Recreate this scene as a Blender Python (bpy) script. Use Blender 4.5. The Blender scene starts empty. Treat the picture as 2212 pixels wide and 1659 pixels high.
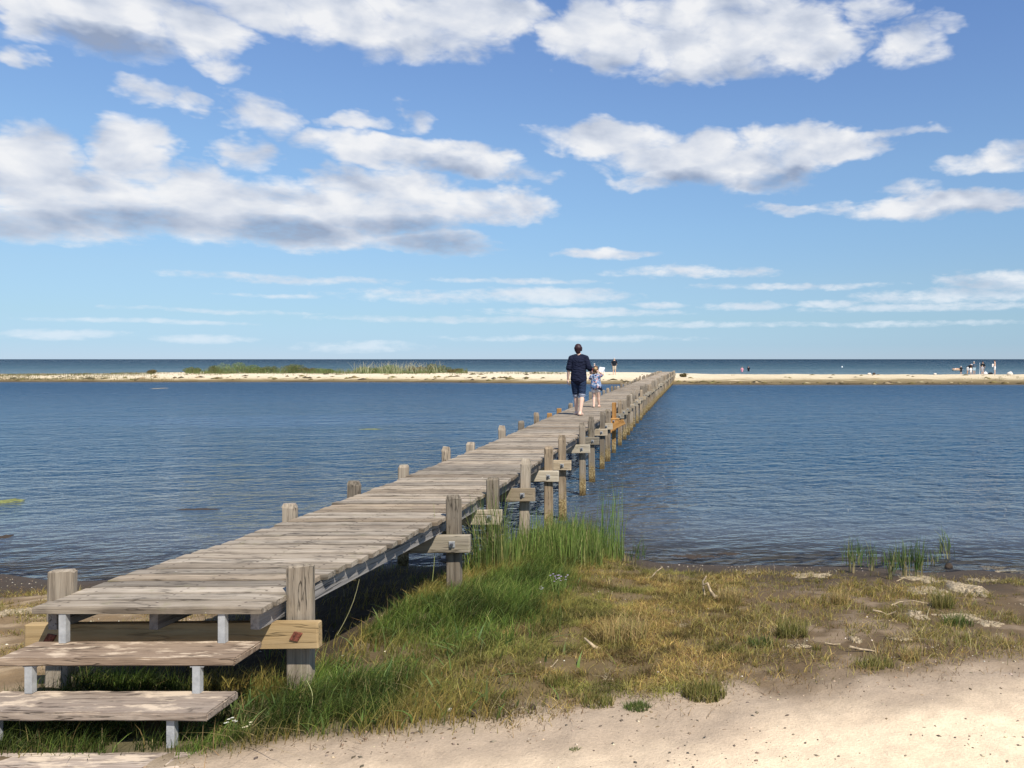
import bpy, bmesh, math, random
import numpy as np
from mathutils import Vector, Matrix

random.seed(7)
rng = np.random.default_rng(11)
scene = bpy.context.scene
col = scene.collection
R = math.radians

# ------------------------------------------------------------------ camera
CAM_Z = 2.40                      # metres above the water
F = 1770.0                        # focal length in pixels of a 2212 px wide picture
VPX, HORY = 1500.0, 776.0         # where the pier's direction and the horizon meet
cam_d = bpy.data.cameras.new('camera')
cam = bpy.data.objects.new('camera', cam_d)
col.objects.link(cam)
cam.location = (0, 0, CAM_Z)
cam.rotation_euler = (R(90), 0, 0)
cam_d.sensor_width = 36
cam_d.lens = 36 * F / 2212
cam_d.shift_x = -(VPX - 1106) / 2212
cam_d.shift_y = -(829.5 - HORY) / 2212
cam_d.clip_start = 0.05
cam_d.clip_end = 90000
scene.camera = cam

# ------------------------------------------------------------------ view
vs = scene.view_settings
vs.view_transform = 'Standard'
try:
    vs.look = 'None'
except Exception:
    pass
vs.exposure = 0.38
vs.gamma = 1
vs.use_curve_mapping = False

scene.cycles.max_bounces = 6
scene.cycles.sample_clamp_direct = 6.0
scene.cycles.diffuse_bounces = 3
scene.cycles.transparent_max_bounces = 8

# ------------------------------------------------------------------ sun
SUN_L = Vector((-0.47, 0.64, -1.0)).normalized()       # the way the light travels
SUN_EL = math.asin(-SUN_L.z)
SUN_AZ = math.atan2(-SUN_L.x, -SUN_L.y)                # clockwise from +Y
sd = bpy.data.lights.new('sun', 'SUN')
sd.energy = 5.0
sd.angle = R(0.53)
sd.color = (1.0, 0.94, 0.85)
sun = bpy.data.objects.new('sun', sd)
col.objects.link(sun)
sun.rotation_euler = SUN_L.to_track_quat('-Z', 'Y').to_euler()
sun.location = (20, -20, 40)

# ------------------------------------------------------------------ world: sky with cloud banks
world = bpy.data.worlds.new('World')
world.use_nodes = True
wt = world.node_tree
wt.nodes.clear()


class NT:
    """tiny node-building helper"""
    def __init__(self, tree):
        self.t = tree

    def n(self, typ, **kw):
        nd = self.t.nodes.new(typ)
        for k, v in kw.items():
            setattr(nd, k, v)
        return nd

    def put(self, sock, v):
        if isinstance(v, bpy.types.NodeSocket):
            self.t.links.new(v, sock)
        elif isinstance(v, (int, float)):
            sock.default_value = v
        else:
            v = tuple(v)
            if len(sock.default_value) == 4 and len(v) == 3:
                v = v + (1.0,)
            sock.default_value = v

    def m(self, op, a, b=0.0, c=0.0, clamp=False):
        nd = self.n('ShaderNodeMath', operation=op, use_clamp=clamp)
        for s, v in zip(nd.inputs, (a, b, c)):
            self.put(s, v)
        return nd.outputs[0]

    def v(self, op, a, b=(0, 0, 0), c=(0, 0, 0), scale=None):
        nd = self.n('ShaderNodeVectorMath', operation=op)
        self.put(nd.inputs[0], a)
        if op not in ('LENGTH', 'NORMALIZE', 'SCALE'):
            self.put(nd.inputs[1], b)
        if op == 'MULTIPLY_ADD':
            self.put(nd.inputs[2], c)
        if scale is not None:
            self.put(nd.inputs['Scale'], scale)
        return nd.outputs['Value'] if op in ('LENGTH', 'DOT_PRODUCT', 'DISTANCE') else nd.outputs[0]

    def noise(self, vec, scale=5, detail=2, rough=0.5, dist=0.0, w=None, lac=2.0, color=False):
        nd = self.n('ShaderNodeTexNoise')
        if w is not None:
            nd.noise_dimensions = '4D'
            self.put(nd.inputs['W'], w)
        self.put(nd.inputs['Vector'], vec)
        self.put(nd.inputs['Scale'], scale)
        self.put(nd.inputs['Detail'], detail)
        self.put(nd.inputs['Roughness'], rough)
        self.put(nd.inputs['Lacunarity'], lac)
        self.put(nd.inputs['Distortion'], dist)
        return nd.outputs['Color' if color else 'Fac']

    def step(self, x, lo, hi, smooth=True, to=(0, 1)):
        nd = self.n('ShaderNodeMapRange', interpolation_type='SMOOTHSTEP' if smooth else 'LINEAR')
        self.put(nd.inputs[0], x)
        self.put(nd.inputs[1], lo)
        self.put(nd.inputs[2], hi)
        self.put(nd.inputs[3], to[0])
        self.put(nd.inputs[4], to[1])
        return nd.outputs[0]

    def mix(self, f, a, b, blend='MIX'):
        nd = self.n('ShaderNodeMix', data_type='RGBA', blend_type=blend)
        self.put(nd.inputs[0], f)
        self.put(nd.inputs[6], a)
        self.put(nd.inputs[7], b)
        return nd.outputs[2]

    def ramp(self, f, stops, interp='LINEAR'):
        nd = self.n('ShaderNodeValToRGB')
        cr = nd.color_ramp
        cr.interpolation = interp
        while len(cr.elements) < len(stops):
            cr.elements.new(0.5)
        for e, (p, c) in zip(cr.elements, stops):
            e.position = p
            e.color = tuple(c) + (1.0,) if len(c) == 3 else c
        self.put(nd.inputs[0], f)
        return nd.outputs[0]

    def xyz(self, vec):
        nd = self.n('ShaderNodeSeparateXYZ')
        self.put(nd.inputs[0], vec)
        return nd.outputs

    def comb(self, x=0.0, y=0.0, z=0.0):
        nd = self.n('ShaderNodeCombineXYZ')
        for s, v in zip(nd.inputs, (x, y, z)):
            self.put(s, v)
        return nd.outputs[0]


def azel(px, py):
    """a bearing and height in the sky, in radians, from a spot in the photograph"""
    d = Vector(((px - VPX) / F, 1.0, (HORY - py) / F)).normalized()
    return math.atan2(d.x, d.y), math.asin(d.z)


# cloud banks: centre, half width, half height (picture pixels), weight
CLOUDS = [
    (230, 25, 285, 95, 1.0), (60, 10, 90, 80, .9), (420, 75, 130, 60, .9),
    (640, 10, 260, 75, 1.0), (900, 55, 200, 85, 1.0), (760, 40, 160, 60, .9), (1010, 20, 160, 60, .9),
    (1560, 70, 270, 105, 1.05), (1290, 90, 130, 75, .9), (1720, 90, 150, 75, 1.0), (1540, 140, 130, 45, .8),
    (1985, 80, 68, 45, .62), (1890, 25, 60, 35, .62), (1950, 120, 50, 25, .5), (2060, 45, 45, 14, .5),
    (42, 130, 48, 28, .62), (290, 190, 80, 24, .55), (378, 226, 52, 20, .58), (500, 150, 60, 22, .55),
    (567, 252, 72, 44, .66), (545, 338, 58, 26, .7), (755, 260, 60, 14, .5), (880, 262, 45, 24, .5),
    (70, 360, 130, 95, 1.05), (290, 335, 110, 78, 1.0), (190, 440, 230, 85, 1.05), (440, 445, 160, 80, 1.05),
    (620, 455, 190, 70, 1.0), (840, 440, 200, 75, 1.0), (1040, 440, 170, 42, .9), (40, 480, 150, 40, .8),
    (930, 522, 150, 26, .75), (650, 500, 200, 40, .8), (760, 400, 110, 40, .8),
    (720, 308, 90, 28, .72), (860, 332, 170, 34, .85), (1010, 345, 110, 32, .85), (1120, 372, 60, 20, .55),
    (1320, 300, 160, 40, .85), (1480, 345, 190, 58, 1.0), (1640, 365, 130, 55, 1.0), (1760, 312, 150, 42, .95),
    (1380, 390, 65, 20, .7), (1930, 282, 70, 12, .45),
    (2020, 442, 240, 28, .85), (2140, 350, 95, 20, .6), (1975, 405, 65, 20, .55), (1700, 450, 75, 10, .5), (2190, 325, 50, 20, .5),
    (1305, 547, 110, 11, .62), (1500, 588, 150, 12, .42),
    (1195, 640, 165, 20, .72), (1260, 676, 210, 10, .62), (1610, 662, 90, 10, .6), (1790, 657, 75, 10, .55),
    (2060, 640, 200, 18, .6), (2160, 608, 130, 24, .62), (900, 638, 170, 14, .35), (1000, 690, 260, 7, .4),
    (140, 722, 130, 11, .5), (450, 732, 100, 10, .5), (770, 748, 130, 12, .4), (2000, 665, 260, 9, .45),
    (620, 602, 230, 9, .34), (1520, 702, 280, 6, .36), (300, 694, 220, 5, .34), (1720, 618, 190, 7, .36), (1120, 606, 160, 7, .34), (1950, 700, 230, 6, .34), (1250, 730, 240, 6, .3),
    (600, 638, 110, 5, .3), (470, 672, 180, 5, .3), (1420, 660, 60, 8, .5),
]


# grey undersides of the thicker banks
BASES = [(250, 95, 190, 40, .95), (120, 70, 110, 30, .5), (850, 110, 160, 30, .45), (1640, 165, 150, 35, .45), (1330, 130, 110, 30, .3),
         (60, 490, 150, 40, .75), (330, 480, 200, 36, .6), (620, 495, 190, 38, .8), (950, 528, 150, 28, 1.0), (860, 490, 180, 30, .65),
         (1680, 388, 120, 34, .8), (1500, 392, 150, 26, .45), (960, 362, 120, 18, .4), (640, 420, 90, 22, .35), (2060, 465, 200, 16, .4),
         (2120, 625, 160, 22, .5), (1000, 690, 240, 12, .5), (200, 400, 80, 20, .3)]
BAND_EDGES = [0.105, 0.185, 0.275]
AZ_SPLIT = -0.20


def ellipses(lst, cell):
    """bearing-and-height ellipses of a list that reach into a cell of the sky"""
    a_lo, a_hi, e_lo, e_hi = cell
    res = []
    for (x, y, rx, ry, wgt) in lst:
        a, e = azel(x, y)
        a0, _ = azel(x - rx, y)
        a1, _ = azel(x + rx, y)
        _, e0 = azel(x, y + ry)
        _, e1 = azel(x, y - ry)
        ra, re_ = (a1 - a0) / 2, (e1 - e0) / 2
        if a - 1.5 * ra - .05 < a_hi and a + 1.5 * ra + .05 > a_lo and e - 1.5 * re_ - .025 < e_hi and e + 1.5 * re_ + .025 > e_lo:
            res.append((a, e, 1 / ra, 1 / re_, wgt * 1.2 if wgt >= .75 or lst is BASES else wgt * (.74 if e > .13 else 1.05)))
    return res


def blob_max(k, p, lst, floor, flat=0.0):
    field = floor
    for (a, e, sx, sy, wgt) in lst:
        q = k.v('MULTIPLY_ADD', p, (sx, sy, 0), (-a * sx, -e * sy, 0))
        field = k.m('MAXIMUM', field, k.m('MULTIPLY_ADD', k.v('DOT_PRODUCT', q, q), -wgt, wgt))
    return field


def build_world():
    k = NT(wt)
    out = k.n('ShaderNodeOutputWorld')
    sky = k.n('ShaderNodeTexSky', sky_type='NISHITA')
    sky.sun_disc = False
    sky.sun_elevation = SUN_EL
    sky.sun_rotation = SUN_AZ
    sky.altitude = 0
    sky.air_density = 1.0
    sky.dust_density = 0.0
    sky.ozone_density = 3.0
    dirv = k.n('ShaderNodeTexCoord').outputs['Generated']
    x, y, z = k.xyz(k.v('NORMALIZE', dirv))[:3]
    az = k.m('ARCTAN2', x, y)
    el = k.m('ARCSINE', z)
    p = k.comb(az, el, 0.0)
    # moist sea air: paler and bluer towards the horizon, deeper above, the same all the way round
    tint = k.ramp(k.m('DIVIDE', k.m('MAXIMUM', el, 0.0), 0.5), SKY_TINT)
    skyc = k.mix(1.0, sky.outputs[0], tint, 'MULTIPLY')

    def background(c):
        bg = k.n('ShaderNodeBackground')
        bg.inputs['Strength'].default_value = 0.080
        k.put(bg.inputs['Color'], c)
        return bg.outputs[0]

    def clouded(idx, cell=None):
        """sky with its clouds for one cell, or the open sky outside the picture"""
        ep = 1.0 + idx * 2e-6
        st = k.v('MULTIPLY', p, (1.0 * ep, 1.9, 1.0))
        if cell is None:
            f = k.noise(st, 4.0, 2, 0.5)
            field = k.m('MULTIPLY_ADD', f, 5.0, -2.75)
            n1 = k.noise(st, 13.0, 4, 0.6)
            d = k.m('MULTIPLY_ADD', k.m('SUBTRACT', n1, 0.5), 1.3, k.m('MINIMUM', field, 0.6))
            lit = k.m('MULTIPLY_ADD', k.m('SUBTRACT', n1, 0.5), 0.6, 0.68)
        else:
            near = k.step(el, 0.03, 0.28)
            w1 = k.v('SUBTRACT', k.noise(st, 11.0, 4, 0.62, color=True), (0.5, 0.5, 0.5))
            sh = k.v('MULTIPLY', k.v('SCALE', w1, scale=k.m('MULTIPLY_ADD', near, 0.070, 0.018)), (1.5, 0.62, 0.0))
            q = k.v('ADD', p, sh)
            field = blob_max(k, q, ellipses(CLOUDS, cell), -1.0)
            n1 = k.noise(st, 16.0, 9, 0.56, dist=0.5)
            n2 = k.noise(k.v('MULTIPLY', st, (1, 1.5, 1)), 60.0, 4, 0.6, dist=0.2)
            nz = k.m('ADD', k.m('MULTIPLY', n1, k.m('MULTIPLY_ADD', near, 0.50, 0.50)),
                     k.m('MULTIPLY', n2, k.m('MULTIPLY_ADD', near, -0.50, 0.62)))
            nz = k.m('SUBTRACT', nz, k.m('MULTIPLY_ADD', near, -0.05, 0.56))
            d = k.m('MULTIPLY_ADD', nz, 2.3, k.m('MINIMUM', field, 0.72))
            off = k.step(el, 0.0, 0.40, False, (0.010, 0.032))
            s1 = k.noise(st, 14.0, 4, 0.48, dist=0.3)
            s2 = k.noise(k.v('ADD', st, k.comb(k.m('MULTIPLY', off, 0.6), k.m('MULTIPLY', off, 1.9), 0.0)), 14.0, 4, 0.48, dist=0.3)
            lit = k.m('MULTIPLY_ADD', k.m('SUBTRACT', s1, s2), 1.45, 0.75)
            base = blob_max(k, k.v('ADD', p, k.v('SCALE', sh, scale=0.8)), ellipses(BASES, cell), 0.0)
            lit = k.m('SUBTRACT', lit, k.m('MULTIPLY', base, 0.80))
            lit = k.m('SUBTRACT', lit, k.m('MULTIPLY', k.m('SUBTRACT', 0.5, n1), 0.55))
        alpha = k.step(d, -0.26, 0.88 if cell is None else k.m('MULTIPLY_ADD', base, 0.40, 0.78))
        alpha = k.m('POWER', alpha, 0.85)
        alpha = k.m('MULTIPLY', alpha, k.step(el, 0.0, 0.12, True, (0.70, 0.96)))
        ccol = k.ramp(k.m('ADD', lit, 0.0, clamp=True), [(0.0, (3.0, 3.6, 4.9)), (0.30, (4.5, 5.1, 6.3)), (0.66, (6.6, 7.0, 7.8)), (1.0, (8.7, 8.75, 8.9))])
        ccol = k.mix(k.step(el, 0.0, 0.16), (7.2, 8.2, 9.1), ccol)
        return background(k.mix(alpha, skyc, ccol))

    def choose(fac, a, b_):
        """a where fac is 0, b where it is 1"""
        mx = k.n('ShaderNodeMixShader')
        k.put(mx.inputs[0], fac)
        wt.links.new(a, mx.inputs[1])
        wt.links.new(b_, mx.inputs[2])
        return mx.outputs[0]

    a_lo, a_hi, e_hi = -0.78, 0.46, 0.50
    edges = [0.0] + BAND_EDGES + [e_hi]
    halves = []
    for h, (c0, c1) in enumerate(((a_lo, AZ_SPLIT), (AZ_SPLIT, a_hi))):
        sh_ = None
        for i in range(len(edges) - 1):
            cl = clouded(1 + h * 4 + i, (c0, c1, edges[i], edges[i + 1]))
            sh_ = cl if sh_ is None else choose(k.m('GREATER_THAN', el, edges[i]), sh_, cl)
        halves.append(sh_)
    inside = choose(k.m('GREATER_THAN', az, AZ_SPLIT), halves[0], halves[1])
    inframe = k.m('MULTIPLY', k.m('LESS_THAN', el, e_hi), k.m('LESS_THAN', k.m('ABSOLUTE', k.m('SUBTRACT', az, (a_lo + a_hi) / 2)), (a_hi - a_lo) / 2))
    upper = choose(inframe, clouded(0), inside)
    final = choose(k.m('GREATER_THAN', el, 0.0), background(skyc), upper)
    wt.links.new(final, out.inputs[0])


SKY_TINT = [(0.0, (0.46, 0.655, 1.15)), (0.035, (0.475, 0.67, 1.08)), (0.096, (0.59, 0.745, 0.99)), (0.193, (0.79, 0.89, 1.02)), (0.313, (0.95, 1.06, 1.15)), (0.454, (1.10, 1.20, 1.28)), (0.579, (1.14, 1.24, 1.37)), (0.7, (1.16, 1.26, 1.44)), (0.806, (1.15, 1.27, 1.49)), (1.0, (1.15, 1.27, 1.49))]
build_world()
scene.world = world

# ------------------------------------------------------------------ helpers
def props(o, label=None, cat=None, group=None, kind=None):
    if label:
        o['label'] = label
    if cat:
        o['category'] = cat
    if group:
        o['group'] = group
    if kind:
        o['kind'] = kind
    return o


def empty(name, loc=(0, 0, 0), rz=0.0):
    o = bpy.data.objects.new(name, None)
    o.empty_display_size = 0.1
    o.location = loc
    o.rotation_euler = (0, 0, rz)
    col.objects.link(o)
    return o


def obj(name, mesh, mat=None, parent=None, loc=None, rot=None):
    o = bpy.data.objects.new(name, mesh)
    col.objects.link(o)
    if mat is not None and len(mesh.materials) == 0:
        mesh.materials.append(mat)
    if parent is not None:
        o.parent = parent
    if loc is not None:
        o.location = loc
    if rot is not None:
        o.rotation_euler = rot
    return o


def mesh_np(name, verts, faces, smooth=False, colors=None):
    """verts (n,3); faces list of equal or mixed polygons given as arrays"""
    me = bpy.data.meshes.new(name)
    verts = np.asarray(verts, dtype=np.float32)
    me.vertices.add(len(verts))
    me.vertices.foreach_set('co', verts.ravel())
    loops, starts, n = [], [], 0
    for f in faces:
        f = np.asarray(f, dtype=np.int32)
        if f.size == 0:
            continue
        loops.append(f.ravel())
        starts.append(n + np.arange(len(f), dtype=np.int32) * f.shape[1])
        n += f.size
    loops = np.concatenate(loops)
    starts = np.concatenate(starts)
    me.loops.add(len(loops))
    me.loops.foreach_set('vertex_index', loops)
    me.polygons.add(len(starts))
    me.polygons.foreach_set('loop_start', starts)
    me.update(calc_edges=True)
    if smooth:
        me.polygons.foreach_set('use_smooth', np.ones(len(starts), dtype=bool))
    if colors is not None:
        at = me.color_attributes.new('tint', 'FLOAT_COLOR', 'POINT')
        c = np.ones((len(verts), 4), dtype=np.float32)
        c[:, :3] = colors
        at.data.foreach_set('color', c.ravel())
    me.validate()
    return me


def grid_mesh(name, xs, ys, zfun, smooth=True, colors=None):
    X, Y = np.meshgrid(xs, ys)
    Z = zfun(X, Y)
    v = np.stack([X.ravel(), Y.ravel(), Z.ravel()], 1)
    nx, ny = len(xs), len(ys)
    i = np.arange(nx - 1)
    j = np.arange(ny - 1)
    I, J = np.meshgrid(i, j)
    a = (J * nx + I).ravel()
    f = np.stack([a, a + 1, a + nx + 1, a + nx], 1)
    c = colors(X.ravel(), Y.ravel(), Z.ravel()) if colors else None
    return mesh_np(name, v, [f], smooth, c)


def axis(lo, hi, d, outlo, outhi, growth=1.25):
    a = list(np.arange(lo, hi + 1e-6, d))
    s = d
    while a[-1] < outhi:
        s *= growth
        a.append(min(a[-1] + s, outhi))
    s = d
    while a[0] > outlo:
        s *= growth
        a.insert(0, max(a[0] - s, outlo))
    return np.array(a)


def _hash(ix, iy, seed):
    h = (ix.astype(np.int64) * 374761393 + iy.astype(np.int64) * 668265263 + seed * 974634777) & 0x7fffffff
    h = ((h ^ (h >> 13)) * 1274126177) & 0x7fffffff
    return ((h ^ (h >> 16)) & 0xffff) / 65535.0


def vnoise(x, y, seed=0):
    x = np.asarray(x, dtype=np.float64)
    y = np.asarray(y, dtype=np.float64)
    ix, iy = np.floor(x), np.floor(y)
    fx, fy = x - ix, y - iy
    fx = fx * fx * (3 - 2 * fx)
    fy = fy * fy * (3 - 2 * fy)
    a = _hash(ix, iy, seed)
    b = _hash(ix + 1, iy, seed)
    c = _hash(ix, iy + 1, seed)
    d = _hash(ix + 1, iy + 1, seed)
    return (a * (1 - fx) + b * fx) * (1 - fy) + (c * (1 - fx) + d * fx) * fy


def fbm(x, y, oct=4, seed=0):
    s, a, t = 0.0, 0.5, 0.0
    for o in range(oct):
        s = s + a * vnoise(x * 2 ** o + 17.3 * o, y * 2 ** o - 9.1 * o, seed + o)
        t += a
        a *= 0.5
    return s / t


def sstep(x, lo, hi):
    t = np.clip((x - lo) / (hi - lo), 0, 1)
    return t * t * (3 - 2 * t)


# ------------------------------------------------------------------ terrain shape
def shore_y(x):
    """where the near bank meets the water"""
    x = np.asarray(x, dtype=np.float64)
    return (9.35 + 1.5 * np.exp(-((x + 1.55) / 0.75) ** 2) + 0.10 * np.sin(x * 1.3 + 0.4) + 0.5 * (fbm(x * 0.9, x * 0 + 3.1, 3, 5) - 0.5)
            - 0.25 * sstep(-x, 3.5, 6.0))


def path_y(x):
    """the edge between the sandy track and the growth"""
    x = np.asarray(x, dtype=np.float64)
    return 3.90 - 0.17 * sstep(x, -2.0, -0.6) + (x + 2.07) * 0.31 + 0.35 * (fbm(x * 1.6, x * 0 + 1.7, 3, 9) - 0.5)


def ground_z(x, y):
    x = np.asarray(x, dtype=np.float64)
    y = np.asarray(y, dtype=np.float64)
    t = shore_y(x) - y
    land = 0.52 * (1 - (1 - np.clip(t, 0, 5.2) / 5.2) ** 1.5)
    bed = -0.10 * np.clip(-t, 0, 14)
    z = np.where(t > 0, land, bed)
    m = sstep(np.abs(t), 0.0, 0.8)
    z = z + 0.07 * m * (fbm(x * 1.1, y * 1.1, 4, 21) - 0.5) * sstep(t, -2, 0.6)
    z = z + 0.034 * m * (fbm(x * 7, y * 7, 4, 33) - 0.5) * sstep(t, -1, 0.3)
    return z


def bar_edges(x):
    yn = 77 + 9.5 / (1 + np.exp((x + 17) / 6.0)) + 1.6 * (fbm(x * 0.12, x * 0 + 0.5, 4, 41) - 0.5)
    zc = 0.40 + 0.32 / (1 + np.exp((x + 3.5) / 3.0))
    zc = zc + 0.10 * (fbm(x * 0.2, x * 0 + 7.5, 3, 43) - 0.5) - 0.25 * sstep(-x, 58, 85)
    return yn, zc


def bar_z(x, y):
    x = np.asarray(x, dtype=np.float64)
    y = np.asarray(y, dtype=np.float64)
    yn, zc = bar_edges(x)
    wid = 9 + 14 / (1 + np.exp(-(x + 1) / 3.0))
    t = (y - yn) / wid
    up = np.clip(t, -0.6, 1)
    rise = np.where(up > 0, np.sin(np.clip(up, 0, 1) * math.pi / 2) ** 1.1, up * 0.8)
    fall = sstep(y, 108 + 3 * (fbm(x * 0.15, x * 0 + 2.0, 2, 47) - 0.5), 122)
    z = zc * rise - fall * (zc + 0.7)
    on = sstep(t, 0.02, 0.35)
    z = z + on * 0.16 * (fbm(x * 0.55, y * 0.3, 4, 51) - 0.5) * (1 - fall)
    return z


def px_ground(px, py, zf=ground_z):
    """the spot on the ground that the photograph shows at (px, py)"""
    y = 6.0 if zf is ground_z else 90.0
    for _ in range(14):
        x = (px - VPX) * y / F
        z = float(zf(np.array([x]), np.array([y]))[0])
        y2 = (CAM_Z - z) * F / (py - HORY)
        y = 0.5 * y + 0.5 * y2
    return (px - VPX) * y / F, y, float(zf(np.array([(px - VPX) * y / F]), np.array([y]))[0])


# ------------------------------------------------------------------ materials
def material(name):
    m = bpy.data.materials.new(name)
    m.use_nodes = True
    m.node_tree.nodes.clear()
    k = NT(m.node_tree)
    out = k.n('ShaderNodeOutputMaterial')
    b = k.n('ShaderNodeBsdfPrincipled')
    m.node_tree.links.new(b.outputs[0], out.inputs[0])
    return m, k, b, out


def bump(k, b, h, strength=0.5, dist=0.02):
    nd = k.n('ShaderNodeBump')
    k.put(nd.inputs['Height'], h)
    nd.inputs['Strength'].default_value = strength
    nd.inputs['Distance'].default_value = dist
    k.t.links.new(nd.outputs[0], b.inputs['Normal'])
    return nd


def simple_mat(name, c, rough=0.7, var=0.25, scale=12, metallic=0.0, spec=0.3):
    m, k, b, out = material(name)
    co = k.n('ShaderNodeTexCoord').outputs['Object']
    rnd = k.n('ShaderNodeObjectInfo').outputs['Random']
    n = k.noise(co, scale, 4, 0.6, w=k.m('MULTIPLY', rnd, 20))
    f = k.step(n, 0.25, 0.75)
    lo = tuple(v * (1 - var) for v in c)
    hi = tuple(min(v * (1 + var), 0.95) for v in c)
    k.put(b.inputs['Base Color'], k.mix(f, lo, hi))
    b.inputs['Roughness'].default_value = rough
    b.inputs['Metallic'].default_value = metallic
    b.inputs['Specular IOR Level'].default_value = spec
    bump(k, b, n, 0.25, 0.01)
    return m


def wood_mat(name, axis_, dark, mid, light, streak=26.0, weed=False, flecks=0.0, far=False, moss=0.0, sand=0.0, nails=False, cracks=0.8):
    m, k, b, out = material(name)
    tc = k.n('ShaderNodeTexCoord')
    geo = k.n('ShaderNodeNewGeometry')
    co = geo.outputs['Position'] if far else tc.outputs['Object']
    if far:
        # one joined run of boards: give each board of its row a shade of its own
        yy = k.xyz(co)[1]
        rnd = k.n('ShaderNodeTexWhiteNoise', noise_dimensions='1D')
        k.put(rnd.inputs['W'], k.m('FLOOR', k.m('DIVIDE', yy, 0.138)))
        rnd = rnd.outputs['Value']
    else:
        rnd = k.n('ShaderNodeObjectInfo').outputs['Random']
    w = k.m('MULTIPLY', rnd, 37.0)
    sc = {'x': (1.3, streak, streak), 'y': (streak, 1.3, streak), 'z': (streak, streak, 1.3)}[axis_]
    g1 = k.noise(k.v('MULTIPLY', co, sc), 1.6, 5, 0.62, dist=0.5, w=w)
    sc2 = tuple(v * 3.2 for v in sc)
    g2 = k.noise(k.v('MULTIPLY', co, sc2), 1.5, 3, 0.6, w=w)
    bl = k.noise(co, 3.5, 4, 0.6, w=w)
    g = k.m('ADD', k.m('MULTIPLY', g1, 0.65), k.m('MULTIPLY', g2, 0.35))
    c = k.ramp(k.step(g, 0.30, 0.72, False), [(0.0, dark), (0.42, mid), (1.0, light)])
    c = k.mix(k.step(bl, 0.45, 0.75, True, (0, 0.55)), c, k.mix(0.5, c, dark))
    sc3 = {'x': (0.9, 9, 9), 'y': (9, 0.9, 9), 'z': (9, 9, 0.9)}[axis_]
    cr_ = k.noise(k.v('MULTIPLY', co, sc3), 2.0, 3, 0.55, dist=0.3, w=k.m('ADD', w, 5.0))
    crack = k.m('MULTIPLY', k.step(k.m('ABSOLUTE', k.m('SUBTRACT', cr_, 0.5)), 0.004, 0.022, True, (1, 0)), k.step(bl, 0.42, 0.55))
    c = k.mix(k.m('MULTIPLY', crack, cracks), c, tuple(q * .35 for q in dark))
    g = k.m('SUBTRACT', g, k.m('MULTIPLY', crack, 0.5))
    if nails:
        # grime gathered along both long edges of a board
        eg = k.step(k.m('ABSOLUTE', k.xyz(co)[1]), 0.040, 0.062)
        c = k.mix(k.m('MULTIPLY', eg, k.step(bl, 0.30, 0.60, True, (0.35, 0.75))), c, (0.085, 0.068, 0.05))
        ax, ay, _z = k.xyz(k.v('ABSOLUTE', co))[:3]
        dx = k.m('MINIMUM', k.m('ABSOLUTE', k.m('SUBTRACT', ax, 0.49)), ax)
        dn = k.v('LENGTH', k.comb(dx, k.m('SUBTRACT', ay, 0.032), 0.0))
        c = k.mix(k.step(dn, 0.004, 0.011, True, (0.9, 0)), c, (0.05, 0.03, 0.02))
    val = k.m('MULTIPLY_ADD', rnd, 0.60, 0.54)
    c = k.mix(1.0, c, k.comb(val, val, val), 'MULTIPLY')
    # weathered brown boards among the grey ones
    c = k.mix(k.step(k.m('FRACT', k.m('MULTIPLY', rnd, 7.31)), 0.45, 1.0, False, (0, 0.7)), c,
              k.mix(1.0, c, (1.06, 0.93, 0.77), 'MULTIPLY'))
    if flecks:
        fl = k.noise(k.v('MULTIPLY', co, (7, 16, 10)), 2.2, 3, 0.6, w=w)
        c = k.mix(k.step(fl, 0.70, 0.745, True, (0, flecks)), c, (0.62, 0.58, 0.50))
    if moss:
        mo = k.noise(co, 9, 4, 0.65, w=w)
        c = k.mix(k.step(mo, 0.56, 0.72, True, (0, moss)), c, (0.16, 0.16, 0.06))
    if sand:
        # blown sand lying in drifts on the upper side
        sn = k.noise(k.v('MULTIPLY', co, (2.2, 7, 1)), 2.0, 5, 0.65, w=w)
        upz = k.step(k.xyz(geo.outputs['Normal'])[2], 0.7, 0.95)
        c = k.mix(k.m('MULTIPLY', upz, k.step(sn, 0.50, 0.62, True, (0, sand))), c, (0.62, 0.50, 0.365))
    rough = 0.85
    if weed:
        wz = k.xyz(geo.outputs['Position'])[2]
        nn = k.noise(geo.outputs['Position'], 14, 4, 0.6)
        hh = k.m('MULTIPLY_ADD', nn, 0.45, k.m('MULTIPLY', wz, -1.0))
        alg = k.step(hh, -0.22, 0.02)
        ac = k.ramp(k.noise(geo.outputs['Position'], 42, 3, 0.6), [(0.3, (0.06, 0.045, 0.02)), (0.5, (0.22, 0.155, 0.065)), (0.68, (0.44, 0.36, 0.20))])
        c = k.mix(alg, c, ac)
        dk = k.step(wz, 0.05, 0.14)
        c = k.mix(dk, k.mix(1.0, c, (0.45, 0.42, 0.36), 'MULTIPLY'), c)
    k.put(b.inputs['Base Color'], c)
    b.inputs['Roughness'].default_value = rough
    b.inputs['Specular IOR Level'].default_value = 0.25
    bump(k, b, g, 0.55, 0.012)
    return m


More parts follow.
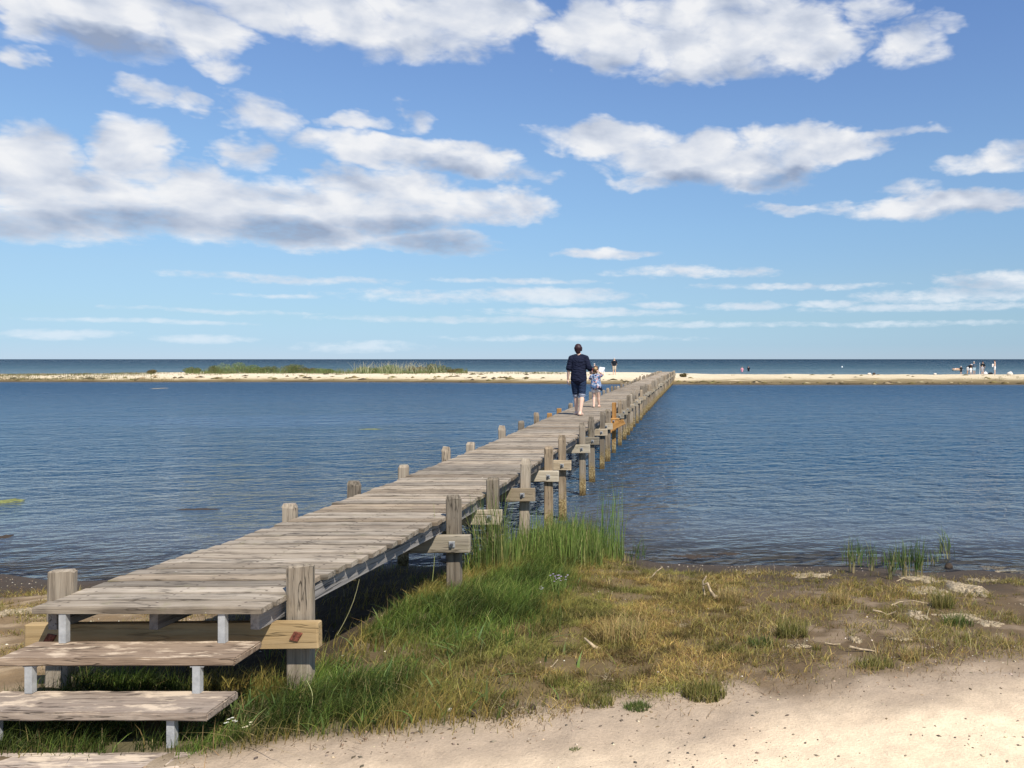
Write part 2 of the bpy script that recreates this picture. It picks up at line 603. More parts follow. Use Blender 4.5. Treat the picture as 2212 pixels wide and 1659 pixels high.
GREY = ((0.105, 0.084, 0.063), (0.325, 0.272, 0.207), (0.50, 0.435, 0.345))
OLD = ((0.095, 0.075, 0.055), (0.29, 0.24, 0.178), (0.45, 0.39, 0.30))
TAN = ((0.19, 0.125, 0.06), (0.39, 0.275, 0.135), (0.52, 0.385, 0.215))
ORANGE = ((0.30, 0.14, 0.04), (0.52, 0.27, 0.085), (0.66, 0.40, 0.16))
M_BOARD = wood_mat('weathered_board', 'x', *GREY, flecks=0.75, moss=0.25, nails=True)
M_BOARD_FAR = wood_mat('weathered_boards_in_a_row', 'x', *GREY, far=True)
M_TREAD = wood_mat('worn_tread', 'x', (0.15, 0.11, 0.08), (0.36, 0.285, 0.225), (0.54, 0.46, 0.37), flecks=0.8, sand=0.75)
M_POST = wood_mat('old_post', 'z', *OLD, streak=22, weed=True, moss=0.2)
M_POST_NEW = wood_mat('new_post', 'z', *ORANGE, streak=18, weed=True)
M_BEAM = wood_mat('grey_beam', 'x', (0.16, 0.13, 0.095), (0.37, 0.32, 0.24), (0.53, 0.475, 0.37), streak=14, moss=0.3)
M_BEAM_TAN = wood_mat('tan_beam', 'x', *TAN, streak=9, cracks=0.3)
M_BEAM_NEW = wood_mat('new_beam', 'x', *ORANGE, streak=14)
M_STRING = wood_mat('stringer_wood', 'y', (0.09, 0.085, 0.08), (0.22, 0.205, 0.19), (0.33, 0.31, 0.28), streak=16)
M_STEEL = simple_mat('galvanised_steel', (0.34, 0.345, 0.34), 0.6, 0.16, 30, 0.0, 0.4)
M_BOLT = simple_mat('dark_bolt', (0.10, 0.10, 0.11), 0.5, 0.3, 60, 0.6)
M_WASHER = simple_mat('zinc_washer', (0.42, 0.43, 0.43), 0.5, 0.3, 60, 0.5)
M_RUST = simple_mat('rust', (0.15, 0.048, 0.028), 0.9, 0.75, 70)


def tint_mat(name, rough=0.6, trans=0.35, spec=0.25):
    m, k, b, out = material(name)
    a = k.n('ShaderNodeAttribute', attribute_name='tint').outputs['Color']
    k.put(b.inputs['Base Color'], a)
    b.inputs['Roughness'].default_value = rough
    b.inputs['Specular IOR Level'].default_value = spec
    if trans:
        tr = k.n('ShaderNodeBsdfTranslucent')
        k.put(tr.inputs[0], a)
        mx = k.n('ShaderNodeMixShader')
        mx.inputs[0].default_value = trans
        k.t.links.new(b.outputs[0], mx.inputs[1])
        k.t.links.new(tr.outputs[0], mx.inputs[2])
        k.t.links.new(mx.outputs[0], out.inputs[0])
    return m


M_GRASS = tint_mat('grass_blade')
M_SPECK = tint_mat('speck', 0.9, 0.0)


def ground_mat():
    m, k, b, out = material('shore_ground')
    a = k.n('ShaderNodeAttribute', attribute_name='tint').outputs['Color']
    wt_ = k.n('ShaderNodeAttribute', attribute_name='wet').outputs['Fac']
    pos = k.n('ShaderNodeNewGeometry').outputs['Position']
    n1 = k.noise(pos, 9, 6, 0.65)
    n2 = k.noise(pos, 70, 4, 0.7)
    v = k.m('MULTIPLY_ADD', n1, 0.55, k.m('MULTIPLY', n2, 0.55))
    v = k.step(v, 0.30, 0.80, False, (0.70, 1.28))
    c = k.mix(1.0, a, k.comb(v, v, v), 'MULTIPLY')
    sp = k.noise(pos, 38, 2, 0.5)
    c = k.mix(k.step(sp, 0.72, 0.78, True, (0, 0.45)), c, k.mix(1.0, c, (0.42, 0.36, 0.30), 'MULTIPLY'))
    k.put(b.inputs['Base Color'], c)
    k.put(b.inputs['Roughness'], k.m('MULTIPLY_ADD', wt_, -0.25, 0.95))
    b.inputs['Specular IOR Level'].default_value = 0.2
    h = k.m('ADD', k.m('MULTIPLY', n1, 0.6), k.m('MULTIPLY', n2, 0.4))
    bump(k, b, h, 0.6, 0.03)
    return m


M_GROUND = ground_mat()


def bar_mat():
    m, k, b, out = material('sandbar_sand')
    pos = k.n('ShaderNodeNewGeometry').outputs['Position']
    z = k.xyz(pos)[2]
    px = k.v('MULTIPLY', pos, (0.35, 1.0, 1.0))
    n = k.noise(px, 0.9, 6, 0.65)
    n2 = k.noise(px, 4.5, 5, 0.65)
    zz = k.m('ADD', z, k.m('MULTIPLY_ADD', n, 0.50, -0.27))
    c = k.ramp(k.step(zz, -0.05, 0.55, False), [(0.0, (0.060, 0.042, 0.022)), (0.16, (0.13, 0.095, 0.045)), (0.42, (0.26, 0.20, 0.105)), (0.56, (0.56, 0.46, 0.30)), (1.0, (0.66, 0.56, 0.40))])
    c = k.mix(k.step(n2, 0.585, 0.66, True, (0, 0.8)), c, (0.15, 0.12, 0.05))
    v = k.step(n2, 0.3, 0.7, False, (0.88, 1.08))
    c = k.mix(1.0, c, k.comb(v, v, v), 'MULTIPLY')
    k.put(b.inputs['Base Color'], c)
    b.inputs['Roughness'].default_value = 0.95
    b.inputs['Specular IOR Level'].default_value = 0.15
    bump(k, b, k.noise(pos, 2.5, 5, 0.6), 0.6, 0.25)
    return m


def ripple(k, pos, big=1.0):
    """wind ripples, crests running nearly across the view; smooth lanes lie among them"""
    r = k.n('ShaderNodeVectorRotate')
    k.put(r.inputs['Vector'], pos)
    r.inputs['Axis'].default_value = (0, 0, 1)
    r.inputs['Angle'].default_value = R(-9)
    p = k.v('MULTIPLY', r.outputs[0], (0.60, 1.0, 1.0))
    a = k.noise(p, 6.4 * big, 2, 0.5, dist=0.6)
    b_ = k.noise(p, 2.7 * big, 2, 0.5, dist=0.5)
    c = k.noise(p, 14.0 * big, 2, 0.5)
    e = k.noise(p, 0.9 * big, 2, 0.5, dist=0.5)
    h = k.m('ADD', k.m('MULTIPLY', a, 0.5), k.m('ADD', k.m('MULTIPLY', b_, 0.9), k.m('MULTIPLY', c, 0.12)))
    h = k.m('ADD', h, k.m('MULTIPLY', e, 1.3))
    return h


def toward_viewer_facets(k, bm, near, far, rough=1.0):
    """seen at a low angle, the backs of the waves hide behind their crests: the facets that show lean to the near shore"""
    y = k.xyz(k.n('ShaderNodeNewGeometry').outputs['Position'])[1]
    t = k.step(y, 8.0, 60.0, False, (near, far))
    return k.v('NORMALIZE', k.v('ADD', bm.outputs[0], k.comb(0.0, k.m('MULTIPLY', k.m('MULTIPLY', t, rough), -1.0), 0.0)))


def lagoon_mat():
    m, k, b, out = material('lagoon_water')
    pos = k.n('ShaderNodeNewGeometry').outputs['Position']
    dep = k.n('ShaderNodeAttribute', attribute_name='depth').outputs['Fac']
    h = ripple(k, pos)
    # calm lanes
    lane = k.noise(k.v('MULTIPLY', pos, (0.055, 0.26, 1)), 1.0, 4, 0.6)
    # a sheltered slick left of the pier
    sl = k.v('LENGTH', k.v('MULTIPLY', k.v('SUBTRACT', k.v('ADD', pos, k.v('SCALE', k.noise(pos, 0.35, 3, 0.6, color=True), scale=5.0)), (-13.5, 34.5, 2.5)), (0.11, 0.26, 0.0)))
    calm = k.m('MAXIMUM', k.m('MULTIPLY', k.step(lane, 0.56, 0.68), 0.6), k.step(sl, 0.55, 1.05, True, (0.9, 0)))
    st = k.step(dep, 0.0, 0.5, True, (0.30, 1.0))
    st = k.m('MULTIPLY', st, k.m('MULTIPLY_ADD', calm, -0.72, 1.0))
    bm = k.n('ShaderNodeBump')
    k.put(bm.inputs['Height'], h)
    k.put(bm.inputs['Strength'], st)
    bm.inputs['Distance'].default_value = 0.36
    c = k.ramp(k.step(dep, 0.0, 1.0, False), [(0.0, (0.085, 0.090, 0.098)), (0.35, (0.040, 0.066, 0.100)), (1.0, (0.010, 0.048, 0.100))])
    mot = k.noise(k.v('MULTIPLY', pos, (0.3, 1.0, 1)), 0.8, 4, 0.6)
    c = k.mix(k.step(mot, 0.55, 0.75, True, (0, 0.4)), c, (0.012, 0.032, 0.055))
    k.put(b.inputs['Base Color'], c)
    k.put(b.inputs['Roughness'], k.step(k.xyz(pos)[1], 14.0, 70.0, False, (0.07, 0.34)))
    b.inputs['IOR'].default_value = 1.333
    b.inputs['Specular IOR Level'].default_value = 0.32
    nrm = toward_viewer_facets(k, bm, 0.13, 0.32, k.m('MULTIPLY_ADD', calm, -0.34, 1.0))
    k.t.links.new(nrm, b.inputs['Normal'])
    # the clear shallows let the bed show through
    tr = k.n('ShaderNodeBsdfTransparent')
    tr.inputs[0].default_value = (0.80, 0.83, 0.82, 1)
    gl = k.n('ShaderNodeBsdfGlossy')
    gl.inputs['Roughness'].default_value = 0.10
    k.t.links.new(nrm, gl.inputs['Normal'])
    fr = k.n('ShaderNodeFresnel')
    fr.inputs[0].default_value = 1.333
    k.t.links.new(nrm, fr.inputs['Normal'])
    sh = k.n('ShaderNodeMixShader')
    k.t.links.new(fr.outputs[0], sh.inputs[0])
    k.t.links.new(tr.outputs[0], sh.inputs[1])
    k.t.links.new(gl.outputs[0], sh.inputs[2])
    mx = k.n('ShaderNodeMixShader')
    k.put(mx.inputs[0], k.step(dep, 0.0, 0.24, True, (0.05, 1.0)))
    k.t.links.new(sh.outputs[0], mx.inputs[1])
    k.t.links.new(b.outputs[0], mx.inputs[2])
    k.t.links.new(mx.outputs[0], out.inputs[0])
    return m


def sea_mat():
    m, k, b, out = material('sea_water')
    pos = k.n('ShaderNodeNewGeometry').outputs['Position']
    y = k.xyz(pos)[1]
    h = ripple(k, k.v('MULTIPLY', pos, (0.30, 0.30, 1)), 0.8)
    bm = k.n('ShaderNodeBump')
    k.put(bm.inputs['Height'], h)
    bm.inputs['Strength'].default_value = 1.0
    bm.inputs['Distance'].default_value = 1.6
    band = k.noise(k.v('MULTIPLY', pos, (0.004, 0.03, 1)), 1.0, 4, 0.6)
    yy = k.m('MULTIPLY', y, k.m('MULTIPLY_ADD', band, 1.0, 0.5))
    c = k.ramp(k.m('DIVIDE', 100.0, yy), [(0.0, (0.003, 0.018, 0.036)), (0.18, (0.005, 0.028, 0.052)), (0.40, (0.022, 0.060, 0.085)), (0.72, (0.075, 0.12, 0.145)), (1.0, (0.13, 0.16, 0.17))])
    k.put(b.inputs['Base Color'], c)
    b.inputs['Roughness'].default_value = 0.22
    b.inputs['IOR'].default_value = 1.333
    b.inputs['Specular IOR Level'].default_value = 0.16
    k.t.links.new(toward_viewer_facets(k, bm, 0.3, 0.50), b.inputs['Normal'])
    return m


# ------------------------------------------------------------------ ground
C_SAND = np.array((0.66, 0.52, 0.355))
C_TRACK = np.array((0.37, 0.285, 0.20))
C_DIRT = np.array((0.115, 0.078, 0.042))
C_MUD = np.array((0.060, 0.043, 0.028))
C_SOIL = np.array((0.085, 0.075, 0.035))


def green_mask(x, y):
    d = y - path_y(x)
    g1 = np.exp(-(np.clip(np.abs(x + 1.92) - 0.45, 0, 9) / 0.36) ** 2) * sstep(y, 4.6, 6.2)
    g2 = np.exp(-((x + 2.05) / 0.72) ** 2 - ((y - 4.45) / 0.60) ** 2) * 1.2
    g3 = sstep(-x, 2.1, 2.35) * sstep(y, 3.86, 3.98) * (1 - sstep(y, 9.2, 9.7)) * (1 - sstep(-x, 3.55, 3.9))
    n = fbm(x * 2.2, y * 2.2, 3, 61)
    g3 = g3 * (1 - .93 * sstep(y, 4.62, 4.95))
    return np.clip(np.maximum(np.maximum(g1 * sstep(x, -2.42, -2.2), g2 * np.where(y > 4.75, sstep(x, -2.46, -2.25), 1)), g3) * (0.72 + 0.6 * n), 0, 1) * np.where(x > -2.4, sstep(d, -0.03, 0.22), 1)


def ground_col(x, y, z):
    d = y - path_y(x)
    t = shore_y(x) - y
    n = fbm(x * 1.7, y * 1.7, 4, 71)
    n2 = fbm(x * 6, y * 6, 3, 73)
    bright = sstep(-d + 0.5 * (n - 0.5) + .25 * (n2 - .5), 0.08, 0.60)[:, None]
    c = C_TRACK * (1 - bright) + C_SAND * bright
    veg = sstep(d + 0.9 * (n - 0.5) + 0.25 * (n2 - 0.5), -0.02, 0.50)[:, None]
    c = c * (1 - veg) + C_DIRT * veg
    patch = sstep(n2 + 0.6 * (n - 0.5), 0.55, 0.72)[:, None] * veg * 0.45
    c = c * (1 - patch) + np.array((0.30, 0.225, 0.15)) * patch
    mud = sstep(-t + 1.3 * (n - 0.5), -2.2, -0.8)[:, None]
    c = c * (1 - mud) + C_MUD * mud
    left = sstep(-x, 3.6, 4.1)[:, None] * sstep(t, 0.9, 1.5)[:, None]
    lc = np.array((0.22, 0.15, 0.08)) + np.array((0.16, 0.13, 0.09)) * sstep(n2, .45, .65)[:, None]
    c = c * (1 - left * 0.7) + lc * left * 0.7
    gm_ = (sstep(x, -2.1, -1.6) * (1 - sstep(x, 0.0, 0.7)) * sstep(d, .15, .5) * sstep(t, .6, 1.4))[:, None] * .7
    c = c * (1 - gm_) + np.array((0.13, 0.092, 0.038)) * gm_
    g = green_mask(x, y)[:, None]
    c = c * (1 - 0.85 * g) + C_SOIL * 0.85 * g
    und = (sstep(-x, 2.15, 2.4) * (1 - sstep(-x, 3.45, 3.7)) * sstep(y, 4.5, 4.8))[:, None] * .85  # bare mud under the deck, coloured extra dark to deepen the shade there
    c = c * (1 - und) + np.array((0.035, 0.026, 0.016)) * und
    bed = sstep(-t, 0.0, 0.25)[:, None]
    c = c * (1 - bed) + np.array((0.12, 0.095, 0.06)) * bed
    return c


gx = axis(-8.8, 4.8, 0.045, -600, 600, 1.3)
gy = axis(3.2, 10.6, 0.045, -300, 140, 1.3)
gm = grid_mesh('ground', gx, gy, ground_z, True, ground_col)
wet = gm.attributes.new('wet', 'FLOAT', 'POINT')
GX, GY = np.meshgrid(gx, gy)
wet.data.foreach_set('value', sstep(-(shore_y(GX.ravel()) - GY.ravel()), -0.9, -0.1).astype(np.float32))
props(obj('ground', gm, M_GROUND), kind='structure')

bx = axis(-100, 52, 0.42, -340, 300, 1.4)
by = np.arange(70, 126, 0.42)
props(obj('sandbar', grid_mesh('sandbar', bx, by, bar_z), bar_mat()), kind='structure')

lx = axis(-12, 6, 0.16, -600, 600, 1.25)
ly = np.concatenate([np.arange(8.0, 14, 0.12), np.arange(14, 97.01, 1.0)])
lm = grid_mesh('lagoon_water', lx, ly, lambda X, Y: X * 0)
LX, LY = np.meshgrid(lx, ly)
dd = np.minimum(-ground_z(LX.ravel(), LY.ravel()), 0.05 + 0.16 * np.clip(bar_edges(LX.ravel())[0] - LY.ravel(), 0, 12) + np.where(LY.ravel() > 97, 9, 0))
at = lm.attributes.new('depth', 'FLOAT', 'POINT')
at.data.foreach_set('value', dd.astype(np.float32))
props(obj('lagoon_water', lm, lagoon_mat()), kind='structure')
sx_ = np.array([-60000, -6000, -600, 0, 600, 6000, 60000.0])
sy_ = np.array([97.001, 200, 600, 3000, 15000, 70000.0])
props(obj('sea_water', grid_mesh('sea_water', sx_, sy_, lambda X, Y: X * 0), sea_mat()), kind='structure')


# ------------------------------------------------------------------ timber pieces
def box_mesh(name, sx, sy, sz, bev=0.006, jitter=0.0, seed=0, cap=0.0, cuts=0):
    """a sawn timber centred on x,y with its foot at z=0; cap > 0 weathers the top to a blunt point"""
    bm_ = bmesh.new()
    bmesh.ops.create_cube(bm_, size=1.0)
    for v in bm_.verts:
        v.co = Vector((v.co.x * sx, v.co.y * sy, (v.co.z + 0.5) * sz))
    if cap:
        top = [f for f in bm_.faces if f.normal.z > 0.9]
        r = bmesh.ops.inset_region(bm_, faces=top, thickness=min(sx, sy) * 0.30, depth=0)
        for f in top:
            for v in f.verts:
                v.co.z += cap
    if bev:
        es = [e for e in bm_.edges if e.calc_length() > 0.0]
        if cap:
            es = [e for e in bm_.edges if abs((e.verts[0].co - e.verts[1].co).normalized().z) > 0.95]
        bmesh.ops.bevel(bm_, geom=es, offset=bev, segments=1, profile=0.5, affect='EDGES')
    rr = random.Random(seed)
    if jitter:
        for v in bm_.verts:
            v.co += Vector((rr.uniform(-1, 1), rr.uniform(-1, 1), rr.uniform(-1, 1))) * jitter
    me = bpy.data.meshes.new(name)
    bm_.to_mesh(me)
    bm_.free()
    return me


def deck_mid(y):
    return float(np.interp(y, [4.4, 5.1, 6.0, 7, 9, 11, 14, 19, 27, 40, 60, 88],
                           [-2.97, -2.93, -2.82, -2.74, -2.69, -2.66, -2.655, -2.745, -2.82, -2.85, -2.82, -2.77]))


DECK_Z = 1.063
HALF = 0.62
PITCH = 0.138
Y0, Y1 = 4.415, 87.0
pier = props(empty('pier', (deck_mid(4.4), 4.4, 0.45)),
             'long weathered plank footbridge on wooden posts crossing the lagoon to the sandbar', 'pier')
PO = Vector(pier.location)


def part(name, me, mat, parent, loc, rot=None):
    """a part placed by its world position under a thing at the origin of that thing"""
    o = obj(name, me, mat, parent)
    o.location = Vector(loc) - PO
    if rot:
        o.rotation_euler = rot
    return o


def deck_board_mesh(seed):
    rr = random.Random(seed)
    n = 8
    xs = [-HALF + 2 * HALF * i / (n - 1) for i in range(n)]
    w = 0.124
    v, f = [], []
    e0, e1 = rr.uniform(-.012, .012), rr.uniform(-.012, .012)
    for i, x in enumerate(xs):
        xx = x + (e0 if i == 0 else e1 if i == n - 1 else 0)
        a, b_ = rr.uniform(-.003, .003), rr.uniform(-.003, .003)
        cup = rr.uniform(-.002, .003)
        worn = 0.004 if i in (0, n - 1) else 0
        v += [(xx, -w / 2 + a, -0.036), (xx, -w / 2 + a, -0.007 - worn), (xx, -w / 2 + 0.007 + a, -worn + cup),
              (xx, w / 2 - 0.007 + b_, -worn + cup), (xx, w / 2 + b_, -0.007 - worn), (xx, w / 2 + b_, -0.036)]
    for i in range(n - 1):
        for j in range(6):
            j2 = (j + 1) % 6
            f.append((i * 6 + j, i * 6 + j2, (i + 1) * 6 + j2, (i + 1) * 6 + j))
    f.append(tuple(range(5, -1, -1))[::-1][::-1])
    f.append(tuple((n - 1) * 6 + j for j in range(6)))
    me = bpy.data.meshes.new('deck_board')
    me.from_pydata(v, [], f)
    bm_ = bmesh.new()
    bm_.from_mesh(me)
    bmesh.ops.recalc_face_normals(bm_, faces=bm_.faces)
    bm_.to_mesh(me)
    bm_.free()
    me.materials.append(M_BOARD)
    return me


board_meshes = [deck_board_mesh(s) for s in range(9)]
nb = int((Y1 - Y0) / PITCH)
NPART = 298
far_v, far_f = [], []
for i in range(nb):
    y = Y0 + 0.064 + i * PITCH
    me = board_meshes[random.randrange(9)]
    loc = Vector((deck_mid(y) + random.uniform(-.008, .008), y, DECK_Z + random.uniform(-.003, .003)))
    flip = random.choice((0, math.pi))
    rz = flip + random.uniform(-.004, .004)
    rx = random.uniform(-.012, .012)
    if i < NPART:
        part('deck_board', me, None, pier, loc, (rx, random.uniform(-.003, .003), rz))
    else:
        mw = Matrix.Translation(loc) @ Matrix.Rotation(rz, 4, 'Z') @ Matrix.Rotation(rx, 4, 'X')
        o0 = len(far_v)
        far_v += [tuple((mw @ v.co) - PO) for v in me.vertices]
        far_f += [tuple(o0 + q for q in p.vertices) for p in me.polygons]
fm = bpy.data.meshes.new('deck_board_run')
fm.from_pydata(far_v, [], far_f)
props(obj('deck_board_run', fm, M_BOARD_FAR, pier), kind='stuff')

# bents: the pairs of posts with a cross beam bolted to their near side
BENTS = [4.70, 6.98, 8.15, 9.50, 11.05, 12.20, 14.45, 16.0, 17.9, 19.25, 21.0, 22.8, 24.5, 25.9]
while BENTS[-1] < 85:
    BENTS.append(BENTS[-1] + random.choice((1.45, 1.6, 1.75, 1.55)))
post_meshes = [box_mesh('post', 0.118, 0.075, 1.0, 0.010, 0.005, s, cap=0.022 + 0.012 * (s % 3)) for s in range(6)]
post_new = [box_mesh('post', 0.115, 0.075, 1.0, 0.008, 0.001, 40 + s) for s in range(2)]
post_flat = box_mesh('post', 0.135, 0.06, 1.0, 0.010, 0.006, 77, cap=0.008)
beam_meshes = [box_mesh('crossbeam', 1.0, 0.052, 0.150, 0.006, 0.002, s) for s in range(3)]
washer_me = box_mesh('washer', 0.05, 0.010, 0.05, 0.002)
bolt_me = box_mesh('bolt', 0.024, 0.022, 0.024, 0.004)
string_me = box_mesh('stringer', 0.05, 1.0, 0.106, 0.0)
for s_, ms in (('o', post_meshes + [post_flat]), ('n', post_new)):
    for me in ms:
        me.materials.append(M_POST if s_ == 'o' else M_POST_NEW)
new_at = {10}
for i, y in enumerate(BENTS):
    cx = deck_mid(y)
    far = y > 45
    for side in (-1, 1):
        isnew = (side == 1 and i == 10) or (side == -1 and i in (9, 10))
        me = post_flat if i == 0 else random.choice(post_new) if isnew else random.choice(post_meshes)
        x = cx + side * (HALF + 0.012 + 0.060 + random.uniform(0, .012))
        foot = max(-0.75, float(ground_z(np.array([x]), np.array([y]))[0]) - 0.35)
        if y > 76:
            foot = max(foot, float(bar_z(np.array([x]), np.array([y]))[0]) - 0.3)
        top = DECK_Z + (0.118 if side > 0 or i == 0 else 0.095) + random.uniform(-.03, .03)
        if i == 10 and side == 1:
            top += 0.10
        if i > 12:
            top += random.uniform(-.05, .06)
        o = part('post', me, None, pier, (x, y, foot),
                 (random.uniform(-.025, .025), random.uniform(-.022, .022), random.uniform(-.05, .09) if i else .05))
        o.scale = (random.uniform(.92, 1.05), random.uniform(.9, 1.1), top - foot)
        if isnew:
            o['label'] = 'fresh orange replacement post'
    mat = M_BEAM_TAN if i == 0 else M_BEAM_NEW if i == 10 else M_BEAM
    me = beam_meshes[i % 3].copy()
    me.materials.clear()
    ln = 2 * (HALF + 0.20) + random.uniform(-.02, .05)
    bt = 0.915 - 0.152 + (random.uniform(-.03, .0) if i > 2 else 0)
    by_ = y - 0.038 - 0.030
    cb = part('crossbeam', me, mat, pier, (cx + random.uniform(-.02, .02), by_, bt),
              (0, random.uniform(-.012, .012), random.uniform(-.01, .01)))
    cb.scale = (ln, 1, 1)
    if i == 0:
        cb['label'] = 'yellowish cross beam with a rusty bolt stain'
    if y < 40:
        for side in (-1, 1):
            wx = side * (HALF + 0.075)
            wm = obj('washer', washer_me, M_RUST if i == 0 else M_WASHER, cb, (wx / ln, -0.030, 0.05))
            wm.scale = (1 / ln * (1.0), 1, 1)
            if i == 0:
                wm.data = washer_me.copy()
                wm.data.materials.clear()
                wm.data.materials.append(M_RUST)
                wm.rotation_euler = (0, 0.35, 0)
            if i:
                bo = obj('bolt', bolt_me, M_BOLT, cb, (wx / ln, -0.042, 0.063))
                bo.scale = (1 / ln, 1, 1)
washer_me.materials.clear()
washer_me.materials.append(M_WASHER)
bolt_me.materials.clear()
bolt_me.materials.append(M_BOLT)
# the leaning new brace at the orange post
bx_ = deck_mid(21) + HALF + 0.10
b1 = part('brace', box_mesh('brace', 0.62, 0.05, 0.15, 0.006), M_BEAM_NEW, pier, (bx_ + 0.02, 20.78, 0.62), (0, R(-26), 0))
b1['label'] = 'tilted fresh orange board nailed across a post'
b2 = part('brace', box_mesh('brace', 0.30, 0.05, 0.22, 0.006), M_BEAM_NEW, pier, (bx_ - 0.20, 20.70, 0.55), (0, R(4), 0))
b2['label'] = 'short pale orange board beside a post'
string_me.materials.append(M_STRING)
ends = [4.49] + BENTS[1:] + [86.9]
for a, b_ in zip(ends[:-1], ends[1:]):
    for off in (-0.555, 0.0, 0.555):
        xa, xb = deck_mid(a) + off, deck_mid(b_) + off
        o = part('stringer', string_me, None, pier, ((xa + xb) / 2, (a + b_) / 2, 0.9175), (0, 0, -math.atan2(xb - xa, b_ - a)))
        o.scale = (1, math.hypot(xb - xa, b_ - a) - 0.004, 1)

# ------------------------------------------------------------------ steps
steps = props(empty('steps', (-2.97, 4.1, 0.48)), 'three wooden treads on grey steel legs leading up to the pier end', 'steps')
SO = Vector(steps.location)


def tread_mesh(seed, depth=0.235, th=0.040, width=1.225):
    rr = random.Random(seed)
    bm_ = bmesh.new()
    bmesh.ops.create_cube(bm_, size=1.0)
    for v in bm_.verts:
        v.co = Vector((v.co.x * width, v.co.y * depth, v.co.z * th))
    long_e = [e for e in bm_.edges if abs(e.verts[0].co.x - e.verts[1].co.x) > 1]
    bmesh.ops.subdivide_edges(bm_, edges=long_e, cuts=9)
    for v in bm_.verts:
        v.co.y += rr.uniform(-.0025, .0025)
        v.co.z += rr.uniform(-.002, .002)
    bmesh.ops.bevel(bm_, geom=[e for e in bm_.edges if len(e.link_faces) == 2 and e.calc_face_angle(0) > 1.0], offset=0.007, segments=2, affect='EDGES')
    me = bpy.data.meshes.new('tread')
    bm_.to_mesh(me)
    bm_.free()
    return me


for s, (y, z) in enumerate(((4.333, 0.865), (4.105, 0.685), (3.80, 0.512))):
    o = obj('tread', tread_mesh(s, 0.27), M_TREAD, steps, Vector((-2.97 + (0, .0, .02)[s], y, z - 0.02)) - SO, (random.uniform(-.01, .01), random.uniform(-.004, .004), random.uniform(-.006, .006)))


def leg_mesh(h):
    """an angle iron with a small flange on top"""
    bm_ = bmesh.new()

    def bx3(x0, x1, y0, y1, z0, z1):
        r = bmesh.ops.create_cube(bm_, size=1.0)
        for v in r['verts']:
            v.co = Vector(((x0 + x1) / 2 + v.co.x * (x1 - x0), (y0 + y1) / 2 + v.co.y * (y1 - y0), (z0 + z1) / 2 + v.co.z * (z1 - z0)))
    bx3(-.019, .019, -.016, -.010, 0, h)
    bx3(.013, .019, -.010, .016, 0, h)
    bx3(-.035, .035, -.009, .022, h - .006, h - 0.001)
    me = bpy.data.meshes.new('leg')
    bm_.to_mesh(me)
    bm_.free()
    return me


for (y, top, ft_) in ((4.442, 1.026, 0.866), (4.216, 0.824, 0.686), (4.01, 0.644, None)):
    for x in (-3.415, -2.555):
        zf = ft_ if ft_ else float(ground_z(np.array([x]), np.array([y]))[0]) - 0.08
        obj('leg', leg_mesh(top - zf), M_STEEL, steps, Vector((x, y, zf)) - SO, (0, 0, random.uniform(-.05, .05)))


# ------------------------------------------------------------------ grass and other growth
def blades(name, P, H, W, C, lean=0.35, bias=(0.0, 0.0), segs=2, tipc=None, mat=None, curve=1.0):
    """many bent blades in one mesh; P (n,3) feet, H heights, W widths, C (n,3) colours"""
    n = len(P)
    ang = rng.uniform(0, 2 * math.pi, n)
    side = np.stack([np.cos(ang), np.sin(ang), np.zeros(n)], 1)
    la = rng.uniform(0, 2 * math.pi, n)
    lm_ = np.abs(rng.normal(0, lean, n))
    L = np.stack([np.cos(la) * lm_ + bias[0], np.sin(la) * lm_ + bias[1], np.zeros(n)], 1)
    V, Cc = [], []
    for s in range(segs + 1):
        t = s / segs
        q = P + L * (H * t ** (1 + curve))[:, None] + np.array((0, 0, 1.0)) * (H * t * (1 - 0.18 * np.minimum(lm_, 1.2) * t))[:, None]
        w = W * (1 - t) ** 0.7 * 0.5
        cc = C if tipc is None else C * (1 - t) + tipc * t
        if s < segs:
            V += [q - side * w[:, None], q + side * w[:, None]]
            Cc += [cc, cc]
        else:
            V += [q]
            Cc += [cc]
    nv = 2 * segs + 1
    V = np.stack(V, 1).reshape(-1, 3)
    Cc = np.stack(Cc, 1).reshape(-1, 3)
    b0 = np.arange(n) * nv
    fq = []
    for s in range(segs - 1):
        fq.append(np.stack([b0 + 2 * s, b0 + 2 * s + 1, b0 + 2 * s + 3, b0 + 2 * s + 2], 1))
    ft = np.stack([b0 + 2 * segs - 2, b0 + 2 * segs - 1, b0 + 2 * segs], 1)
    me = mesh_np(name, V, ([np.concatenate(fq)] if fq else []) + [ft], False, Cc)
    me.materials.append(mat or M_GRASS)
    return me


def palette(n, cols, wts, var=0.2):
    cols = np.array(cols)
    i = rng.choice(len(cols), n, p=np.array(wts) / sum(wts))
    return cols[i] * rng.uniform(1 - var, 1 + var, (n, 1)) * rng.uniform(0.93, 1.07, (n, 3))


def scatter(n, x0, x1, y0, y1, dens):
    x = rng.uniform(x0, x1, n)
    y = rng.uniform(y0, y1, n)
    keep = rng.uniform(0, 1, n) < dens(x, y)
    x, y = x[keep], y[keep]
    return np.stack([x, y, ground_z(x, y) - 0.004], 1)


GREENS = [(0.055, 0.090, 0.015), (0.10, 0.150, 0.027), (0.155, 0.205, 0.040), (0.22, 0.22, 0.06)]
DRY = [(0.40, 0.29, 0.085), (0.30, 0.235, 0.06), (0.22, 0.19, 0.045), (0.46, 0.36, 0.16), (0.14, 0.145, 0.03), (0.20, 0.125, 0.05)]


def dens_green(x, y):
    t = shore_y(x) - y
    return green_mask(x, y) ** 1.2 * sstep(t, -0.05, 0.2) * sstep(fbm(x * 5, y * 5, 2, 83), 0.22, 0.5)


